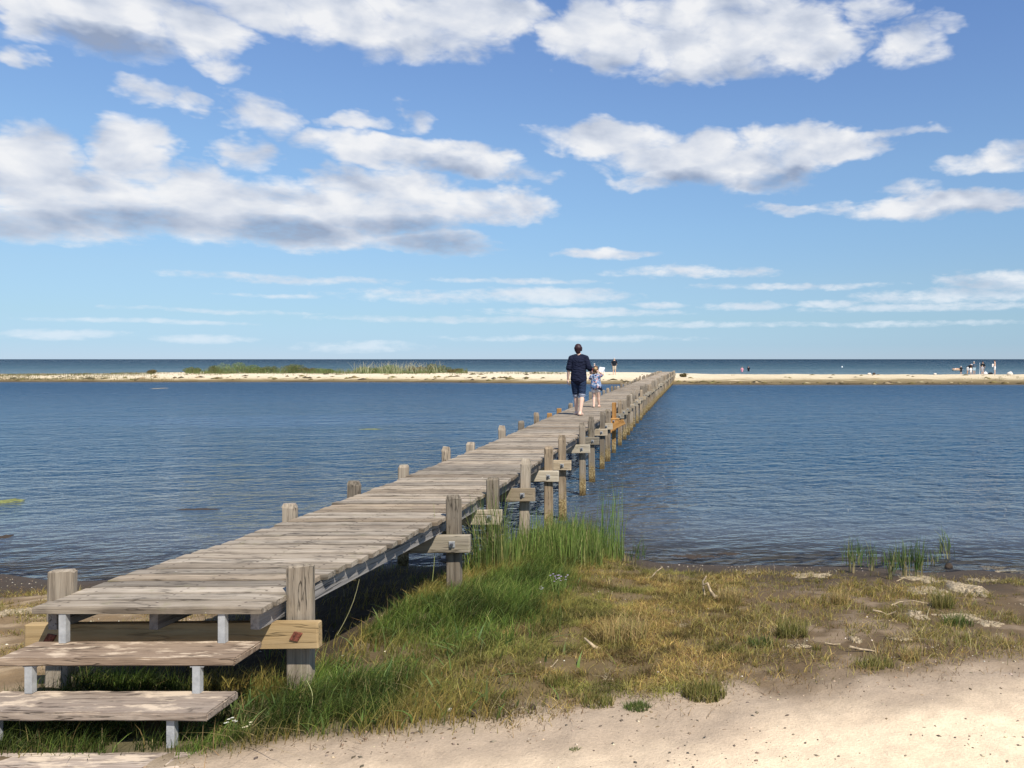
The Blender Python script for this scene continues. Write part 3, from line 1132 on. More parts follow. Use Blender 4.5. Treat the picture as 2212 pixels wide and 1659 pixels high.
P = scatter(250000, -4.0, -0.3, 3.86, 11.2, dens_green)
n = len(P)
hh = (0.07 + 0.13 * rng.uniform(0, 1, n) ** 1.5) * (0.55 + 0.9 * fbm(P[:, 0] * 2.5, P[:, 1] * 2.5, 2, 91))
hh *= 0.6 + 0.5 * green_mask(P[:, 0], P[:, 1])
hh *= np.where((P[:, 0] < -2.2) & (P[:, 1] < 4.6), 0.62, 1.0)
c0 = palette(n, GREENS, (3, 4, 2, 1.2), .35) * (0.45 + 1.0 * sstep(fbm(P[:, 0] * 4.2, P[:, 1] * 4.2, 3, 97), .3, .7))[:, None]
dryness = sstep(fbm(P[:, 0] * 1.5, P[:, 1] * 1.5, 3, 93) + 0.35 * (1 - green_mask(P[:, 0], P[:, 1])), 0.56, 0.84)[:, None]
c0 = c0 * (1 - dryness) + palette(n, DRY[:3], (2, 3, 3)) * dryness
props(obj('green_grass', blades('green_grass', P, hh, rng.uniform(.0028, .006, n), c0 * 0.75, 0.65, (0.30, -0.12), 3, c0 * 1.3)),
      'lush green grass beside the steps and the pier', 'grass', kind='stuff')


def dens_dry(x, y):
    d = y - path_y(x)
    t = shore_y(x) - y
    n_ = fbm(x * 1.9, y * 2.3, 4, 101)
    core = np.exp(-(np.clip(np.abs(x + 0.55) - 0.9, 0, 9) / 0.8) ** 2) * sstep(d, 0.05, 0.7)
    sparse = sstep(n_ + .5 * (fbm(x * 6, y * 6, 3, 103) - .5), 0.42, 0.56) * sstep(d, 0.10, 0.5) * 0.9
    return np.clip(np.maximum(core * (0.15 + 1.1 * sstep(n_ + .4 * (fbm(x * 6, y * 6, 3, 103) - .5), .38, .58)), sparse), 0, 1) * sstep(t, 0.5, 1.2) * (1 - 0.8 * green_mask(x, y)) * np.where(x < -2.2, np.where(x < -3.7, 1.0, 0), 1)


P = scatter(330000, -8.6, 4.6, 4.0, 9.3, dens_dry)
n = len(P)
hh = (0.016 + 0.055 * rng.uniform(0, 1, n) ** 2.5) * (0.5 + 1.1 * fbm(P[:, 0] * 3, P[:, 1] * 3, 2, 111))
tone = fbm(P[:, 0] * 1.6, P[:, 1] * 1.6, 3, 113)
gr = (np.exp(-((P[:, 0] + 1.5) / 0.7) ** 2) * 0.5 + 0.22 * sstep(tone, 0.52, 0.66))[:, None]
c0 = palette(n, DRY, (3, 4, 3, 1.3, 1.6, 5.0), .4) * (0.62 + .7 * fbm(P[:, 0] * 5, P[:, 1] * 5, 3, 117))[:, None]
c0 = c0 * (1 - gr) + palette(n, GREENS, (2, 4, 3, 3)) * gr
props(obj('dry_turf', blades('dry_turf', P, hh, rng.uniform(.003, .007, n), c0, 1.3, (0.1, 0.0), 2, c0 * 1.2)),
      'short olive and straw coloured turf on the bank', 'grass', kind='stuff')


def clump_points(n, x, y, r, sq=1.0):
    a = rng.uniform(0, 2 * math.pi, n)
    q = np.sqrt(rng.uniform(0, 1, n)) * r
    px, py = x + q * np.cos(a), y + q * np.sin(a) * sq
    return np.stack([px, py, ground_z(px, py) - 0.005], 1)


# the close golden olive mat between the green grass and the bare mud
def dens_mat(x, y):
    d = y - path_y(x)
    t = shore_y(x) - y
    e = sstep(x, -2.1, -1.6) * (1 - sstep(x + .8 * (fbm(x * 1.2, y * 1.2, 3, 181) - .5), -0.1, 0.75))
    h_ = sstep(fbm(x * 4.5, y * 4.5, 3, 183), .36, .56)
    return e * h_ * sstep(d + .3 * (fbm(x * 4, y * 4, 2, 185) - .5), .12, .38) * sstep(t, .7, 1.3) * (1 - .75 * green_mask(x, y))


P = scatter(190000, -2.1, 1.0, 4.1, 8.8, dens_mat)
n = len(P)
tone = fbm(P[:, 0] * 2.2, P[:, 1] * 2.6, 4, 187)[:, None]
gold = palette(n, [(0.36, 0.26, 0.075), (0.28, 0.215, 0.06), (0.42, 0.31, 0.12), (0.22, 0.13, 0.055)], (3, 3, 1.5, 3), .35)
oliv = palette(n, [(0.17, 0.18, 0.04), (0.13, 0.15, 0.03), (0.22, 0.22, 0.055)], (2, 2, 2), .3)
m_ = sstep(tone + .22 * (np.exp(-((P[:, :1] + 1.75) / .5) ** 2)), .50, .66) * .8
c0 = gold * (1 - m_) + oliv * m_
c0 = c0 * (0.42 + 1.05 * sstep(fbm(P[:, 0] * 6, P[:, 1] * 6, 3, 189), .3, .7))[:, None]
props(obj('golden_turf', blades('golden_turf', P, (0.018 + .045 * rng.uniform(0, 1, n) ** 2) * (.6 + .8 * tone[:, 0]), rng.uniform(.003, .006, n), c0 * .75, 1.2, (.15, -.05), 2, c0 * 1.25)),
      'close golden and olive turf between the green grass and the mud', 'grass', kind='stuff')

# broader leaves and dead thatch mixed into the green
P = scatter(9000, -2.6, -0.6, 4.1, 9.5, lambda x, y: dens_green(x, y) * .35)
n = len(P)
c0 = palette(n, [(0.13, 0.20, 0.05), (0.19, 0.25, 0.08), (0.09, 0.14, 0.04)], (2, 1, 2))
props(obj('broad_leaves', blades('broad_leaves', P, rng.uniform(.05, .16, n), rng.uniform(.010, .022, n), c0, .8, (.15, 0), 3)),
      'broad leaves growing among the green grass', 'weeds', kind='stuff')
P = scatter(11000, -3.6, -0.4, 3.95, 9.5, lambda x, y: dens_green(x, y) * sstep(fbm(x * 2, y * 2, 3, 167), .4, .6))
n = len(P)
c0 = palette(n, [(0.40, 0.33, 0.16), (0.30, 0.22, 0.09), (0.20, 0.15, 0.07)], (2, 3, 2))
props(obj('thatch', blades('thatch', P, rng.uniform(.05, .17, n), rng.uniform(.003, .006, n), c0, 1.3, (.15, 0), 3)),
      'dead straw lying among the green grass', 'thatch', kind='stuff')

# longer straw stalks standing through the turf
P = scatter(5200, -1.9, 3.6, 4.8, 8.6, lambda x, y: dens_dry(x, y) * sstep(fbm(x * 1.4, y * 1.4, 3, 121), 0.45, 0.7))
n = len(P)
c0 = palette(n, [(0.46, 0.36, 0.17), (0.36, 0.28, 0.11), (0.25, 0.23, 0.08)], (3, 3, 2))
props(obj('straw_stalks', blades('straw_stalks', P, rng.uniform(.06, .16, n), rng.uniform(.003, .005, n), c0, 0.55, (0.1, 0), 3)),
      'thin straw stalks standing through the turf', 'grass', kind='stuff')

pts, hts = [], []
for _ in range(700):
    x, y = rng.uniform(-2.0, 4.3), rng.uniform(4.6, 8.9)
    if y - float(path_y(x)) < .25 + .4 * rng.uniform() or rng.uniform() > 0.25 + float(dens_dry(np.array([x]), np.array([y]))[0]):
        continue
    q = rng.integers(14, 46)
    pts.append(clump_points(q, x, y, rng.uniform(.025, .07)))
    hts.append(rng.uniform(.5, 1.0, q) * rng.uniform(.03, .085))
P, hts = np.concatenate(pts), np.concatenate(hts)
n = len(P)
c0 = palette(n, DRY + GREENS[2:], (3, 4, 4, 1, 3, 3, 1.5, 2), .3) * (0.7 + .6 * fbm(P[:, 0] * 4, P[:, 1] * 4, 2, 127))[:, None]
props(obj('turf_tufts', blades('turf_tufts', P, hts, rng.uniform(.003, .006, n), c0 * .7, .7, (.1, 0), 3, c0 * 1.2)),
      'many small tufts scattered over the bank', 'grass', kind='stuff')

# tall rushes between the pier posts and the water
pts = []
for (x, y, r, q) in ((-1.80, 8.6, .42, 620), (-1.50, 8.9, .48, 700), (-1.75, 9.7, .42, 480), (-1.30, 9.35, .32, 380), (-1.60, 10.4, .4, 300),
                     (-1.98, 7.9, .30, 300), (-1.25, 8.5, .30, 260), (-1.05, 9.3, .22, 130)):
    pts.append(clump_points(q, x, y, r, 1.3))
P = np.concatenate(pts)
n = len(P)
gcol = palette(n, [(0.075, 0.145, 0.022), (0.12, 0.20, 0.035), (0.19, 0.245, 0.06), (0.33, 0.32, 0.12)], (3, 4, 3, 1.2), .5)
base = gcol * 0.35 + np.array((0.30, 0.26, 0.10)) * 0.6
props(obj('rushes', blades('rushes', P, rng.uniform(.16, .52, n) * (0.75 + 0.5 * rng.uniform(0, 1, n) ** 3), rng.uniform(.007, .014, n), base * 0.6 + gcol * 0.4, 0.20, (0.03, 0), 3, gcol)),
      'tall green rushes growing at the water beside the pier posts', 'rushes', kind='stuff')
P = clump_points(42, -0.98, 9.5, .16, 2.2)
gcol = palette(len(P), [(0.10, 0.17, 0.04), (0.16, 0.22, 0.06)], (1, 1))
props(obj('reed_clump', blades('reed_clump', P, rng.uniform(.60, 1.05, len(P)), rng.uniform(.008, .014, len(P)), gcol, 0.12, (0.05, 0), 3, gcol * 1.2)),
      'tallest green reeds at the right edge of the rushes, in front of the water', 'reeds')


P = clump_points(150, -1.93, 7.75, .16, 1.6)
gcol = palette(len(P), [(0.10, 0.15, 0.035), (0.16, 0.19, 0.06), (0.28, 0.25, 0.10)], (2, 2, 1), .3)
props(obj('tall_grass', blades('tall_grass', P, rng.uniform(.55, .95, len(P)), rng.uniform(.006, .011, len(P)), gcol * .8, .28, (-.05, -.08), 3, gcol * 1.2)),
      'tall grass clump reaching over the deck edge behind the second post', 'grass')


def upright_reed(px, py, hpx, nst, label, lean=0.0):
    x, y, z = px_ground(px, py)
    h = hpx * 1.12 * y / F
    nst = nst * 2
    root = props(empty('reed_plant', (x, y, z)), label, 'reed', 'sparse reeds on the right shore')
    Pn = np.stack([rng.normal(0, .022, nst), rng.normal(0, .03, nst), np.full(nst, -0.01)], 1)
    cst = palette(nst, [(0.40, 0.34, 0.17), (0.30, 0.27, 0.11)], (1, 1))
    obj('stems', blades('stems', Pn, rng.uniform(.45, .62, nst) * h, rng.uniform(.008, .013, nst), cst, 0.10, (lean, 0), 2), None, root)
    m_ = nst * 3
    Pl = np.stack([rng.normal(0, .045, m_) + lean * h * .2, rng.normal(0, .05, m_), rng.uniform(.10, .45, m_) * h], 1)
    cl = palette(m_, [(0.07, 0.12, 0.03), (0.11, 0.16, 0.045), (0.19, 0.20, 0.07)], (3, 3, 1))
    obj('leaves', blades('leaves', Pl, rng.uniform(.35, .62, m_) * h, rng.uniform(.006, .012, m_), cl, 0.32, (lean, 0), 3), None, root)
    return root


for (px, py, hp, ns, lb, le) in (
        (1842, 1236, 84, 6, 'leftmost sparse reed standing on the right shore', .02),
        (1853, 1218, 50, 3, 'short thin reed just behind the leftmost shore reed', .12),
        (1884, 1232, 72, 5, 'slim reed, second group from the left on the right shore', 0.0),
        (1924, 1250, 80, 7, 'bushy reed in the middle of the right shore row', .02),
        (1955, 1244, 80, 8, 'dense reed with pale roots right of the middle one', .01),
        (1984, 1246, 92, 8, 'tall reed with many stems in the right shore row', .02),
        (2015, 1222, 45, 3, 'short dry reed between the tall one and the leaning one', 0.0),
        (2046, 1216, 78, 5, 'leaning reed rising from a dark clump, rightmost of the row', -.14),
        (1376, 1222, 62, 4, 'lone bent reed right of the rushes at the waterline', .10),
        (1352, 1214, 40, 3, 'small lone reed at the waterline next to the rushes', .02)):
    upright_reed(px, py, hp, ns, lb, le)


def tuft(px, py, wpx, hpx, cols, nb_, label):
    x, y, z = px_ground(px, py)
    r = wpx * 0.5 * y / F
    a = rng.uniform(0, 2 * math.pi, nb_)
    q = np.sqrt(rng.uniform(0, 1, nb_)) * r * 0.75
    Pn = np.stack([q * np.cos(a), q * np.sin(a) * 0.8, np.full(nb_, -0.012)], 1)
    c_ = palette(nb_, cols, [1] * len(cols))
    h = hpx * y / F
    me = blades('grass_tuft', Pn, rng.uniform(.5, 1.0, nb_) * h, rng.uniform(.004, .008, nb_), c_ * 0.8, 0.5, (0.05, 0), 3, c_ * 1.25)
    o = obj('grass_tuft', me, None, None, (x, y, z))
    return props(o, label, 'grass tuft', 'grass tufts on the bank')


OL = [(0.16, 0.15, 0.04), (0.23, 0.20, 0.06), (0.12, 0.13, 0.03), (0.33, 0.27, 0.10)]
ST = [(0.45, 0.33, 0.14), (0.36, 0.25, 0.10), (0.28, 0.24, 0.08)]
GN = [(0.06, 0.10, 0.022), (0.10, 0.13, 0.03), (0.14, 0.15, 0.045)]
for a in ((1520, 1502, 130, 42, OL, 520, 'big round olive tussock at the edge of the sandy track'),
          (1376, 1530, 78, 24, GN, 300, 'small dark green tussock on the sandy track'),
          (1345, 1385, 150, 75, ST, 420, 'tall straw coloured tuft on the middle of the bank'),
          (1290, 1520, 100, 28, OL, 300, 'low olive tussock left of the dark green one'),
          (1710, 1372, 95, 48, OL, 320, 'olive tuft near the middle of the right bank'),
          (2035, 1312, 75, 50, OL, 240, 'pale olive tuft below the dried weed mound'),
          (1812, 1305, 55, 45, ST, 160, 'brown dry tuft below the leftmost shore reeds'),
          (1575, 1300, 70, 42, ST, 220, 'yellow straw tuft beside the draped stump'),
          (1205, 1475, 90, 30, OL, 260, 'low tussock at the lower end of the green grass'),
          (1890, 1440, 110, 32, OL, 300, 'wide low tuft at the right end of the turf'),
          (1965, 1425, 60, 40, ST, 150, 'rusty brown tuft beside a pale stick on the right'),
          (2070, 1350, 90, 34, GN, 200, 'green low tuft on the far right of the bank'),
          (1640, 1395, 80, 30, GN, 200, 'greenish tuft left of the pale strip of weed'),
          (1240, 1620, 26, 14, GN, 60, 'tiny tuft alone in the bright sand')):
    tuft(*a)

# one long stalk leaning out of the shade below the pier
def stalk(px0, py0, px1, py1, ydepth, label, colr, rad=0.0026):
    a = Vector(((px0 - VPX) * ydepth / F, ydepth, CAM_Z - (py0 - HORY) * ydepth / F))
    b_ = Vector(((px1 - VPX) * ydepth / F, ydepth + .05, CAM_Z - (py1 - HORY) * ydepth / F))
    v, f = [], []
    for s in range(6):
        t = s / 5
        c_ = a.lerp(b_, t) + Vector((0.02 * math.sin(t * 3), 0, 0)) - a
        r = rad * (1 - .6 * t)
        for q in range(5):
            an = q / 5 * 2 * math.pi
            v.append(c_ + Vector((math.cos(an) * r, math.sin(an) * r, 0)))
    for s in range(5):
        for q in range(5):
            f.append((s * 5 + q, s * 5 + (q + 1) % 5, s * 5 + 5 + (q + 1) % 5, s * 5 + 5 + q))
    me = bpy.data.meshes.new('grass_stalk')
    me.from_pydata(v, [], f)
    o = obj('grass_stalk', me, simple_mat('stalk', colr, 0.7), None, a)
    return props(o, label, 'stalk', 'single grass stalks')


stalk(728, 1372, 768, 1256, 5.0, 'thin pale stalk leaning in front of the dark space below the pier', (0.30, 0.28, 0.14))
stalk(672, 1530, 652, 1478, 4.35, 'bent pale stalk in the green grass below the first post', (0.36, 0.36, 0.16))
stalk(934, 1255, 932, 1090, 6.9, 'upright green stalk standing against the second post', (0.25, 0.27, 0.09))


# ------------------------------------------------------------------ flowers
def flower_plant(px, py, hpx, nfl, colr, label, spread):
    x, y, z = px_ground(px, py)
    h = hpx * y / F
    root = props(empty('flower_plant', (x, y, z)), label, 'flower', 'wild flowers in the grass')
    nst = nfl
    Pn = np.stack([rng.normal(0, spread * .4, nst), rng.normal(0, spread * .4, nst), np.zeros(nst)], 1)
    tips = Pn + np.stack([rng.normal(0, spread * .5, nst), rng.normal(0, spread * .5, nst), rng.uniform(.6, 1.0, nst) * h], 1)
    V, Fc = [], []
    for p0, p1 in zip(Pn, tips):
        b0 = len(V)
        for q, r in ((p0, .003), (p1, .002)):
            for an in (0, 2.1, 4.2):
                V.append((q[0] + r * math.cos(an), q[1] + r * math.sin(an), q[2]))
        Fc += [(b0 + i, b0 + (i + 1) % 3, b0 + 3 + (i + 1) % 3, b0 + 3 + i) for i in range(3)]
    me = bpy.data.meshes.new('stems')
    me.from_pydata(V, [], Fc)
    props(obj('stems', me, simple_mat('flower_stem', (0.12, 0.17, 0.04)), root), kind='stuff')
    V, Fc = [], []
    for p1 in tips:
        for q in range(6):
            an = q / 6 * 2 * math.pi + rng.uniform(0, .4)
            b0 = len(V)
            rr_ = 0.0065
            c_, s_ = math.cos(an), math.sin(an)
            V += [(p1[0], p1[1], p1[2]), (p1[0] + rr_ * c_ - .4 * rr_ * s_, p1[1] + rr_ * s_ + .4 * rr_ * c_, p1[2] + rr_ * .5),
                  (p1[0] + 1.5 * rr_ * c_, p1[1] + 1.5 * rr_ * s_, p1[2] + rr_ * .4), (p1[0] + rr_ * c_ + .4 * rr_ * s_, p1[1] + rr_ * s_ - .4 * rr_ * c_, p1[2] + rr_ * .5)]
            Fc.append((b0, b0 + 1, b0 + 2, b0 + 3))
    me = bpy.data.meshes.new('petals')
    me.from_pydata(V, [], Fc)
    props(obj('petals', me, simple_mat('petals', colr, 0.6, 0.15), root), kind='stuff')


flower_plant(1206, 1285, 46, 16, (0.52, 0.40, 0.60), 'lilac flowers below the rushes, the larger clump', .055)
flower_plant(1166, 1290, 26, 6, (0.55, 0.46, 0.62), 'small lilac flowers left of the larger lilac clump', .03)
flower_plant(495, 1585, 30, 6, (0.62, 0.62, 0.55), 'small white flowers in the grass right of the lowest tread', .035)
flower_plant(530, 1592, 34, 4, (0.70, 0.62, 0.42), 'pale yellow flower head beside the white flowers', .02)
flower_plant(580, 1424, 40, 3, (0.62, 0.58, 0.42), 'pale seed heads in the dark behind the upper tread', .03)


# ------------------------------------------------------------------ washed up weed, sticks, stones
M_PALE = simple_mat('dried_weed', (0.30, 0.24, 0.155), 0.95, 0.65, 45)
M_PALE2 = simple_mat('bleached_wood', (0.34, 0.265, 0.17), 0.9, 0.5, 40)
M_DARK = simple_mat('dark_clod', (0.045, 0.032, 0.022), 0.95, 0.4, 40)
M_ALGAE = simple_mat('floating_algae', (0.16, 0.17, 0.05), 0.8, 0.5, 18)
M_STONE = simple_mat('pale_stone', (0.62, 0.57, 0.49), 0.9, 0.2, 14)


def weed_mat(name, px, py, wpx, hpx, mat, label, cat, group, lift=0.03, water=False):
    if water:
        y = CAM_Z * F / (py - HORY)
        x, z = (px - VPX) * y / F, 0.0
        dy = CAM_Z * F / (py - hpx / 2 - HORY) - CAM_Z * F / (py + hpx / 2 - HORY)
    else:
        x, y, z = px_ground(px, py)
        dy = px_ground(px, py - hpx / 2)[1] - px_ground(px, py + hpx / 2)[1]
    rx = wpx * 0.45 * y / F
    ry = max(dy * 0.5, 0.02)
    lift *= 0.32
    sd_ = random.randrange(1000)
    nr, na = 10, 64
    Fc = []
    an = np.arange(na) / na * 2 * math.pi
    edge = 0.15 + 1.6 * fbm(np.cos(an) * 3.6 + sd_, np.sin(an) * 3.6, 4, 3)
    ii = (np.arange(nr + 1) / nr)[:, None]
    xx, yy = ii * edge * rx * np.cos(an), ii * edge * ry * np.sin(an)
    bumpy = fbm((x + xx) * 45, (y + yy) * 45, 3, sd_)
    zz = 0 * xx if water else ground_z(x + xx, y + yy) - z
    zz = zz + lift * np.minimum(1, (1 - ii) * 2.2) ** 0.7 * (0.25 + 1.5 * bumpy) - np.where(ii == 1, 0.012, 0)
    V = np.stack([xx, yy, zz], -1).reshape(-1, 3).tolist()
    for i in range(nr):
        for j in range(na):
            j2 = (j + 1) % na
            if i == 0:
                Fc.append((0, na + j, na + j2))
            else:
                Fc.append((i * na + j, (i + 1) * na + j, (i + 1) * na + j2, i * na + j2))
    me = bpy.data.meshes.new(name)
    me.from_pydata(V, [], Fc)
    for p in me.polygons:
        p.use_smooth = True
    o = obj(name, me, mat, None, (x, y, z))
    if not water:
        nf = int(40 + 260 * rx)
        fa, fq = rng.uniform(0, 2 * math.pi, nf), np.sqrt(rng.uniform(0, 1, nf)) * 1.05
        fx_, fy_ = fq * rx * np.cos(fa), fq * ry * np.sin(fa)
        Pf = np.stack([fx_, fy_, ground_z(x + fx_, y + fy_) - z + lift * .5 * (1 - np.minimum(fq, 1))], 1)
        cf = palette(nf, [(0.34, 0.27, 0.16), (0.25, 0.18, 0.10), (0.13, 0.09, 0.05), (0.44, 0.36, 0.24)], (3, 3, 3, 1))
        props(obj('fibres', blades('fibres', Pf, rng.uniform(.02, .06, nf), rng.uniform(.003, .007, nf), cf, 2.2, (0, 0), 3), None, o), kind='stuff')
    return props(o, label, cat, group)


G1 = 'dried weed washed up on the bank'
for (px, py, w, h, lift, lb) in (
        (2010, 1277, 110, 18, .035, 'wide pale mat of dried weed below the shore reeds'),
        (2085, 1272, 88, 36, .10, 'pale mound of dried weed, tallest of the weed heaps'),
        (2073, 1331, 110, 15, .04, 'long pale band of weed right of the olive tuft'),
        (1980, 1330, 46, 20, .05, 'small pale lump of weed near the curly root'),
        (2135, 1347, 60, 14, .03, 'pale weed patch at the far right of the bank'),
        (1752, 1240, 96, 12, .025, 'pale weed patch at the waterline left of the reeds'),
        (1985, 1246, 120, 16, .03, 'pale weed lying between the feet of the shore reeds'),
        (2160, 1228, 90, 12, .02, 'pale weed at the waterline on the far right'),
        (2120, 1252, 80, 9, .02, 'thin pale strip behind the weed mound'),
        (1718, 1396, 70, 9, .03, 'thin pale strip of weed in the middle of the bank'),
        (1847, 1382, 32, 14, .05, 'small pale clump left of the pale stick'),
        (1946, 1381, 56, 9, .03, 'narrow pale strip of weed on the right bank'),
        (1518, 1453, 44, 9, .02, 'small pale scrap above the olive tussock'),
        (1313, 1466, 34, 11, .03, 'pale scrap at the lower edge of the turf'),
        (1420, 1238, 60, 9, .02, 'pale scrap of weed at the waterline by the rushes'),
        (1624, 1236, 44, 6, .015, 'tiny pale strip of weed on the dark mud'),
        (1478, 1350, 52, 10, .03, 'pale scrap of weed right of the straw tuft'),
        (1110, 1534, 110, 22, .012, 'bright sandy patch of dry weed on the track')):
    weed_mat('dried_weed', px, py, w, h, M_PALE, lb, 'dried weed', G1, lift)
weed_mat('dried_weed', 30, 1325, 60, 26, M_PALE, 'pale heap of dried weed left of the pier end', 'dried weed', G1, .07)
G2 = 'weed patches lying in the lagoon'
weed_mat('algae_patch', 18, 1082, 70, 9, M_ALGAE, 'yellow green algae patch at the left edge of the lagoon', 'algae', G2, .03, True)
weed_mat('algae_patch', 6, 1160, 40, 10, M_DARK, 'dark weed patch at the left edge nearer the shore', 'algae', G2, .03, True)
weed_mat('algae_patch', 430, 1100, 100, 4, M_DARK, 'thin dark line of weed in the left lagoon', 'algae', G2, .012, True)
weed_mat('algae_patch', 800, 927, 60, 2, M_ALGAE, 'faint far weed line left of the pier', 'algae', G2, .015, True)
weed_mat('algae_patch', 1500, 1202, 110, 9, M_DARK, 'dark weed afloat off the right shore beside the rushes', 'algae', G2, .012, True)
weed_mat('algae_patch', 1570, 1196, 60, 5, M_DARK, 'small dark weed afloat right of the larger one', 'algae', G2, .012, True)
weed_mat('algae_patch', 1950, 1212, 120, 5, M_DARK, 'dark weed line behind the shore reeds', 'algae', G2, .012, True)
weed_mat('algae_patch', 345, 839, 16, 2, M_PALE, 'short white foam line far out in the left lagoon', 'foam', None, .05, True)


def tube_mesh(name, pts, rads, sides=7, jit=0.0):
    V, Fc = [], []
    n_ = len(pts)
    for i, (p, r) in enumerate(zip(pts, rads)):
        p = Vector(p)
        d = (Vector(pts[min(i + 1, n_ - 1)]) - Vector(pts[max(i - 1, 0)])).normalized()
        a = d.cross(Vector((0.13, 0.31, 0.94))).normalized()
        b_ = d.cross(a)
        for j in range(sides):
            an = j / sides * 2 * math.pi
            rr_ = r * (1 + random.uniform(-jit, jit))
            V.append(p + a * rr_ * math.cos(an) + b_ * rr_ * math.sin(an))
    for i in range(n_ - 1):
        for j in range(sides):
            Fc.append((i * sides + j, i * sides + (j + 1) % sides, (i + 1) * sides + (j + 1) % sides, (i + 1) * sides + j))
    Fc.append(tuple(range(sides)))
    Fc.append(tuple((n_ - 1) * sides + j for j in range(sides)))
    me = bpy.data.meshes.new(name)
    me.from_pydata([tuple(v) for v in V], [], Fc)
    for p in me.polygons:
        p.use_smooth = True
    return me


def stick(px, py, offs, r, label, mat=None):
    """offs: picture offsets (dx right, dy up) tracing the stick from its foot"""
    x, y, z = px_ground(px, py)
    s = y / F
    pts = [(dx * s, random.uniform(-.01, .01), dy * s + 0.008) for dx, dy in offs]
    n_ = len(pts)
    o = obj('driftwood', tube_mesh('driftwood', pts, [r * .62 * (1 - .6 * i / (n_ - 1)) * random.uniform(.8, 1.2) for i in range(n_)], 7, .2), mat or M_PALE2, None, (x, y, z))
    return props(o, label, 'driftwood', 'bleached sticks on the bank')


stick(1540, 1292, ((12, -4), (2, 2), (-6, 14), (-12, 30), (-22, 26)), .034, 'pale upright stump draped with dry weed near the straw tuft')
stick(1520, 1288, ((2, 0), (0, 14), (-2, 30), (6, 42)), .020, 'thin pale stake behind the draped stump')
stick(1420, 1250, ((-30, -2), (-12, 2), (-2, 14), (12, 24)), .018, 'curved bleached stick at the waterline by the rushes')
stick(1280, 1402, ((22, -6), (4, 2), (-10, 14), (-18, 22)), .022, 'bleached driftwood lying at the left side of the turf')
stick(1925, 1330, ((-40, 10), (-22, 6), (-8, 0), (10, 6), (14, 18), (2, 24)), .012, 'curly pale root on the right bank')
stick(1869, 1408, ((-34, 8), (-14, 4), (12, 0), (30, -4)), .016, 'straight pale stick lying right of the bank centre')
stick(1800, 1395, ((-18, 3), (0, 0), (16, 2)), .010, 'short pale stick beside a small clump of weed')
stick(1955, 1310, ((-30, 0), (-10, 8), (20, 10), (50, 4)), .010, 'long thin pale root above the lump of weed')
stick(2110, 1286, ((-26, -2), (-6, 14), (10, 18), (28, 4), (36, -8)), .014, 'arched pale root on top of the weed mound')
stick(1195, 1440, ((-14, -10), (0, 0), (10, 12)), .008, 'thin straw stick lying in the turf')
stick(1960, 1255, ((-28, -4), (-8, 6), (14, 0), (34, 8)), .010, 'tangled pale root below the middle shore reeds')


def rock(px, py, wpx, hpx, mat, name, label, cat, group=None, zf=ground_z, sink=0.2, yfix=None):
    x, y, z = px_ground(px, py, zf) if yfix is None else ((px - VPX) * yfix / F, yfix, float(zf(np.array([(px - VPX) * yfix / F]), np.array([yfix]))[0]))
    r = wpx * .5 * y / F
    h = hpx * y / F
    bm_ = bmesh.new()
    bmesh.ops.create_icosphere(bm_, subdivisions=3, radius=1)
    s = random.uniform(0, 50)
    for v in bm_.verts:
        d = 0.72 + 0.55 * float(fbm(np.array([v.co.x * 1.5 + s]), np.array([v.co.y * 1.5 + v.co.z * 1.1]), 3, 2)[0])
        v.co = Vector((v.co.x * r * d, v.co.y * r * .8 * d, v.co.z * h * .6 * d + h * (.5 - sink)))
    me = bpy.data.meshes.new(name)
    bm_.to_mesh(me)
    bm_.free()
    for p in me.polygons:
        p.use_smooth = True
    return props(obj(name, me, mat, None, (x, y, z)), label, cat, group)


rock(1024, 1547, 16, 16, M_DARK, 'soil_clod', 'dark clod at the end of the green grass', 'clod', 'dark clods on the track')
rock(1150, 1533, 15, 13, M_DARK, 'soil_clod', 'dark clod on the bright patch of the track', 'clod', 'dark clods on the track')
rock(2049, 1228, 18, 13, M_DARK, 'root_clump', 'dark root ball at the foot of the leaning reed', 'root')
rock(971, 1537, 12, 9, M_STONE, 'pebble', 'white pebble in the grass left of the dark clod', 'pebble')

# shells, crumbs of weed and grit: beyond counting
def specks(name, P, Rr, C, label, cat, flat=0.5):
    base = np.array([(1, 0, 0), (-1, 0, 0), (0, 1, 0), (0, -1, 0), (0, 0, 1), (0, 0, -1)], dtype=np.float64)
    tri = np.array([(0, 2, 4), (2, 1, 4), (1, 3, 4), (3, 0, 4), (2, 0, 5), (1, 2, 5), (3, 1, 5), (0, 3, 5)])
    n_ = len(P)
    a = rng.uniform(0, 2 * math.pi, n_)
    sc_ = Rr[:, None] * np.stack([rng.uniform(.6, 1.6, n_), rng.uniform(.5, 1.0, n_), np.full(n_, flat)], 1)
    V = base[None] * sc_[:, None, :]
    ca, sa = np.cos(a)[:, None], np.sin(a)[:, None]
    V = np.stack([V[..., 0] * ca - V[..., 1] * sa, V[..., 0] * sa + V[..., 1] * ca, V[..., 2]], -1) + P[:, None, :]
    Fc = (tri[None] + (np.arange(n_) * 6)[:, None, None]).reshape(-1, 3)
    me = mesh_np(name, V.reshape(-1, 3), [Fc], False, np.repeat(C, 6, 0))
    return props(obj(name, me, M_SPECK), label, cat, kind='stuff')


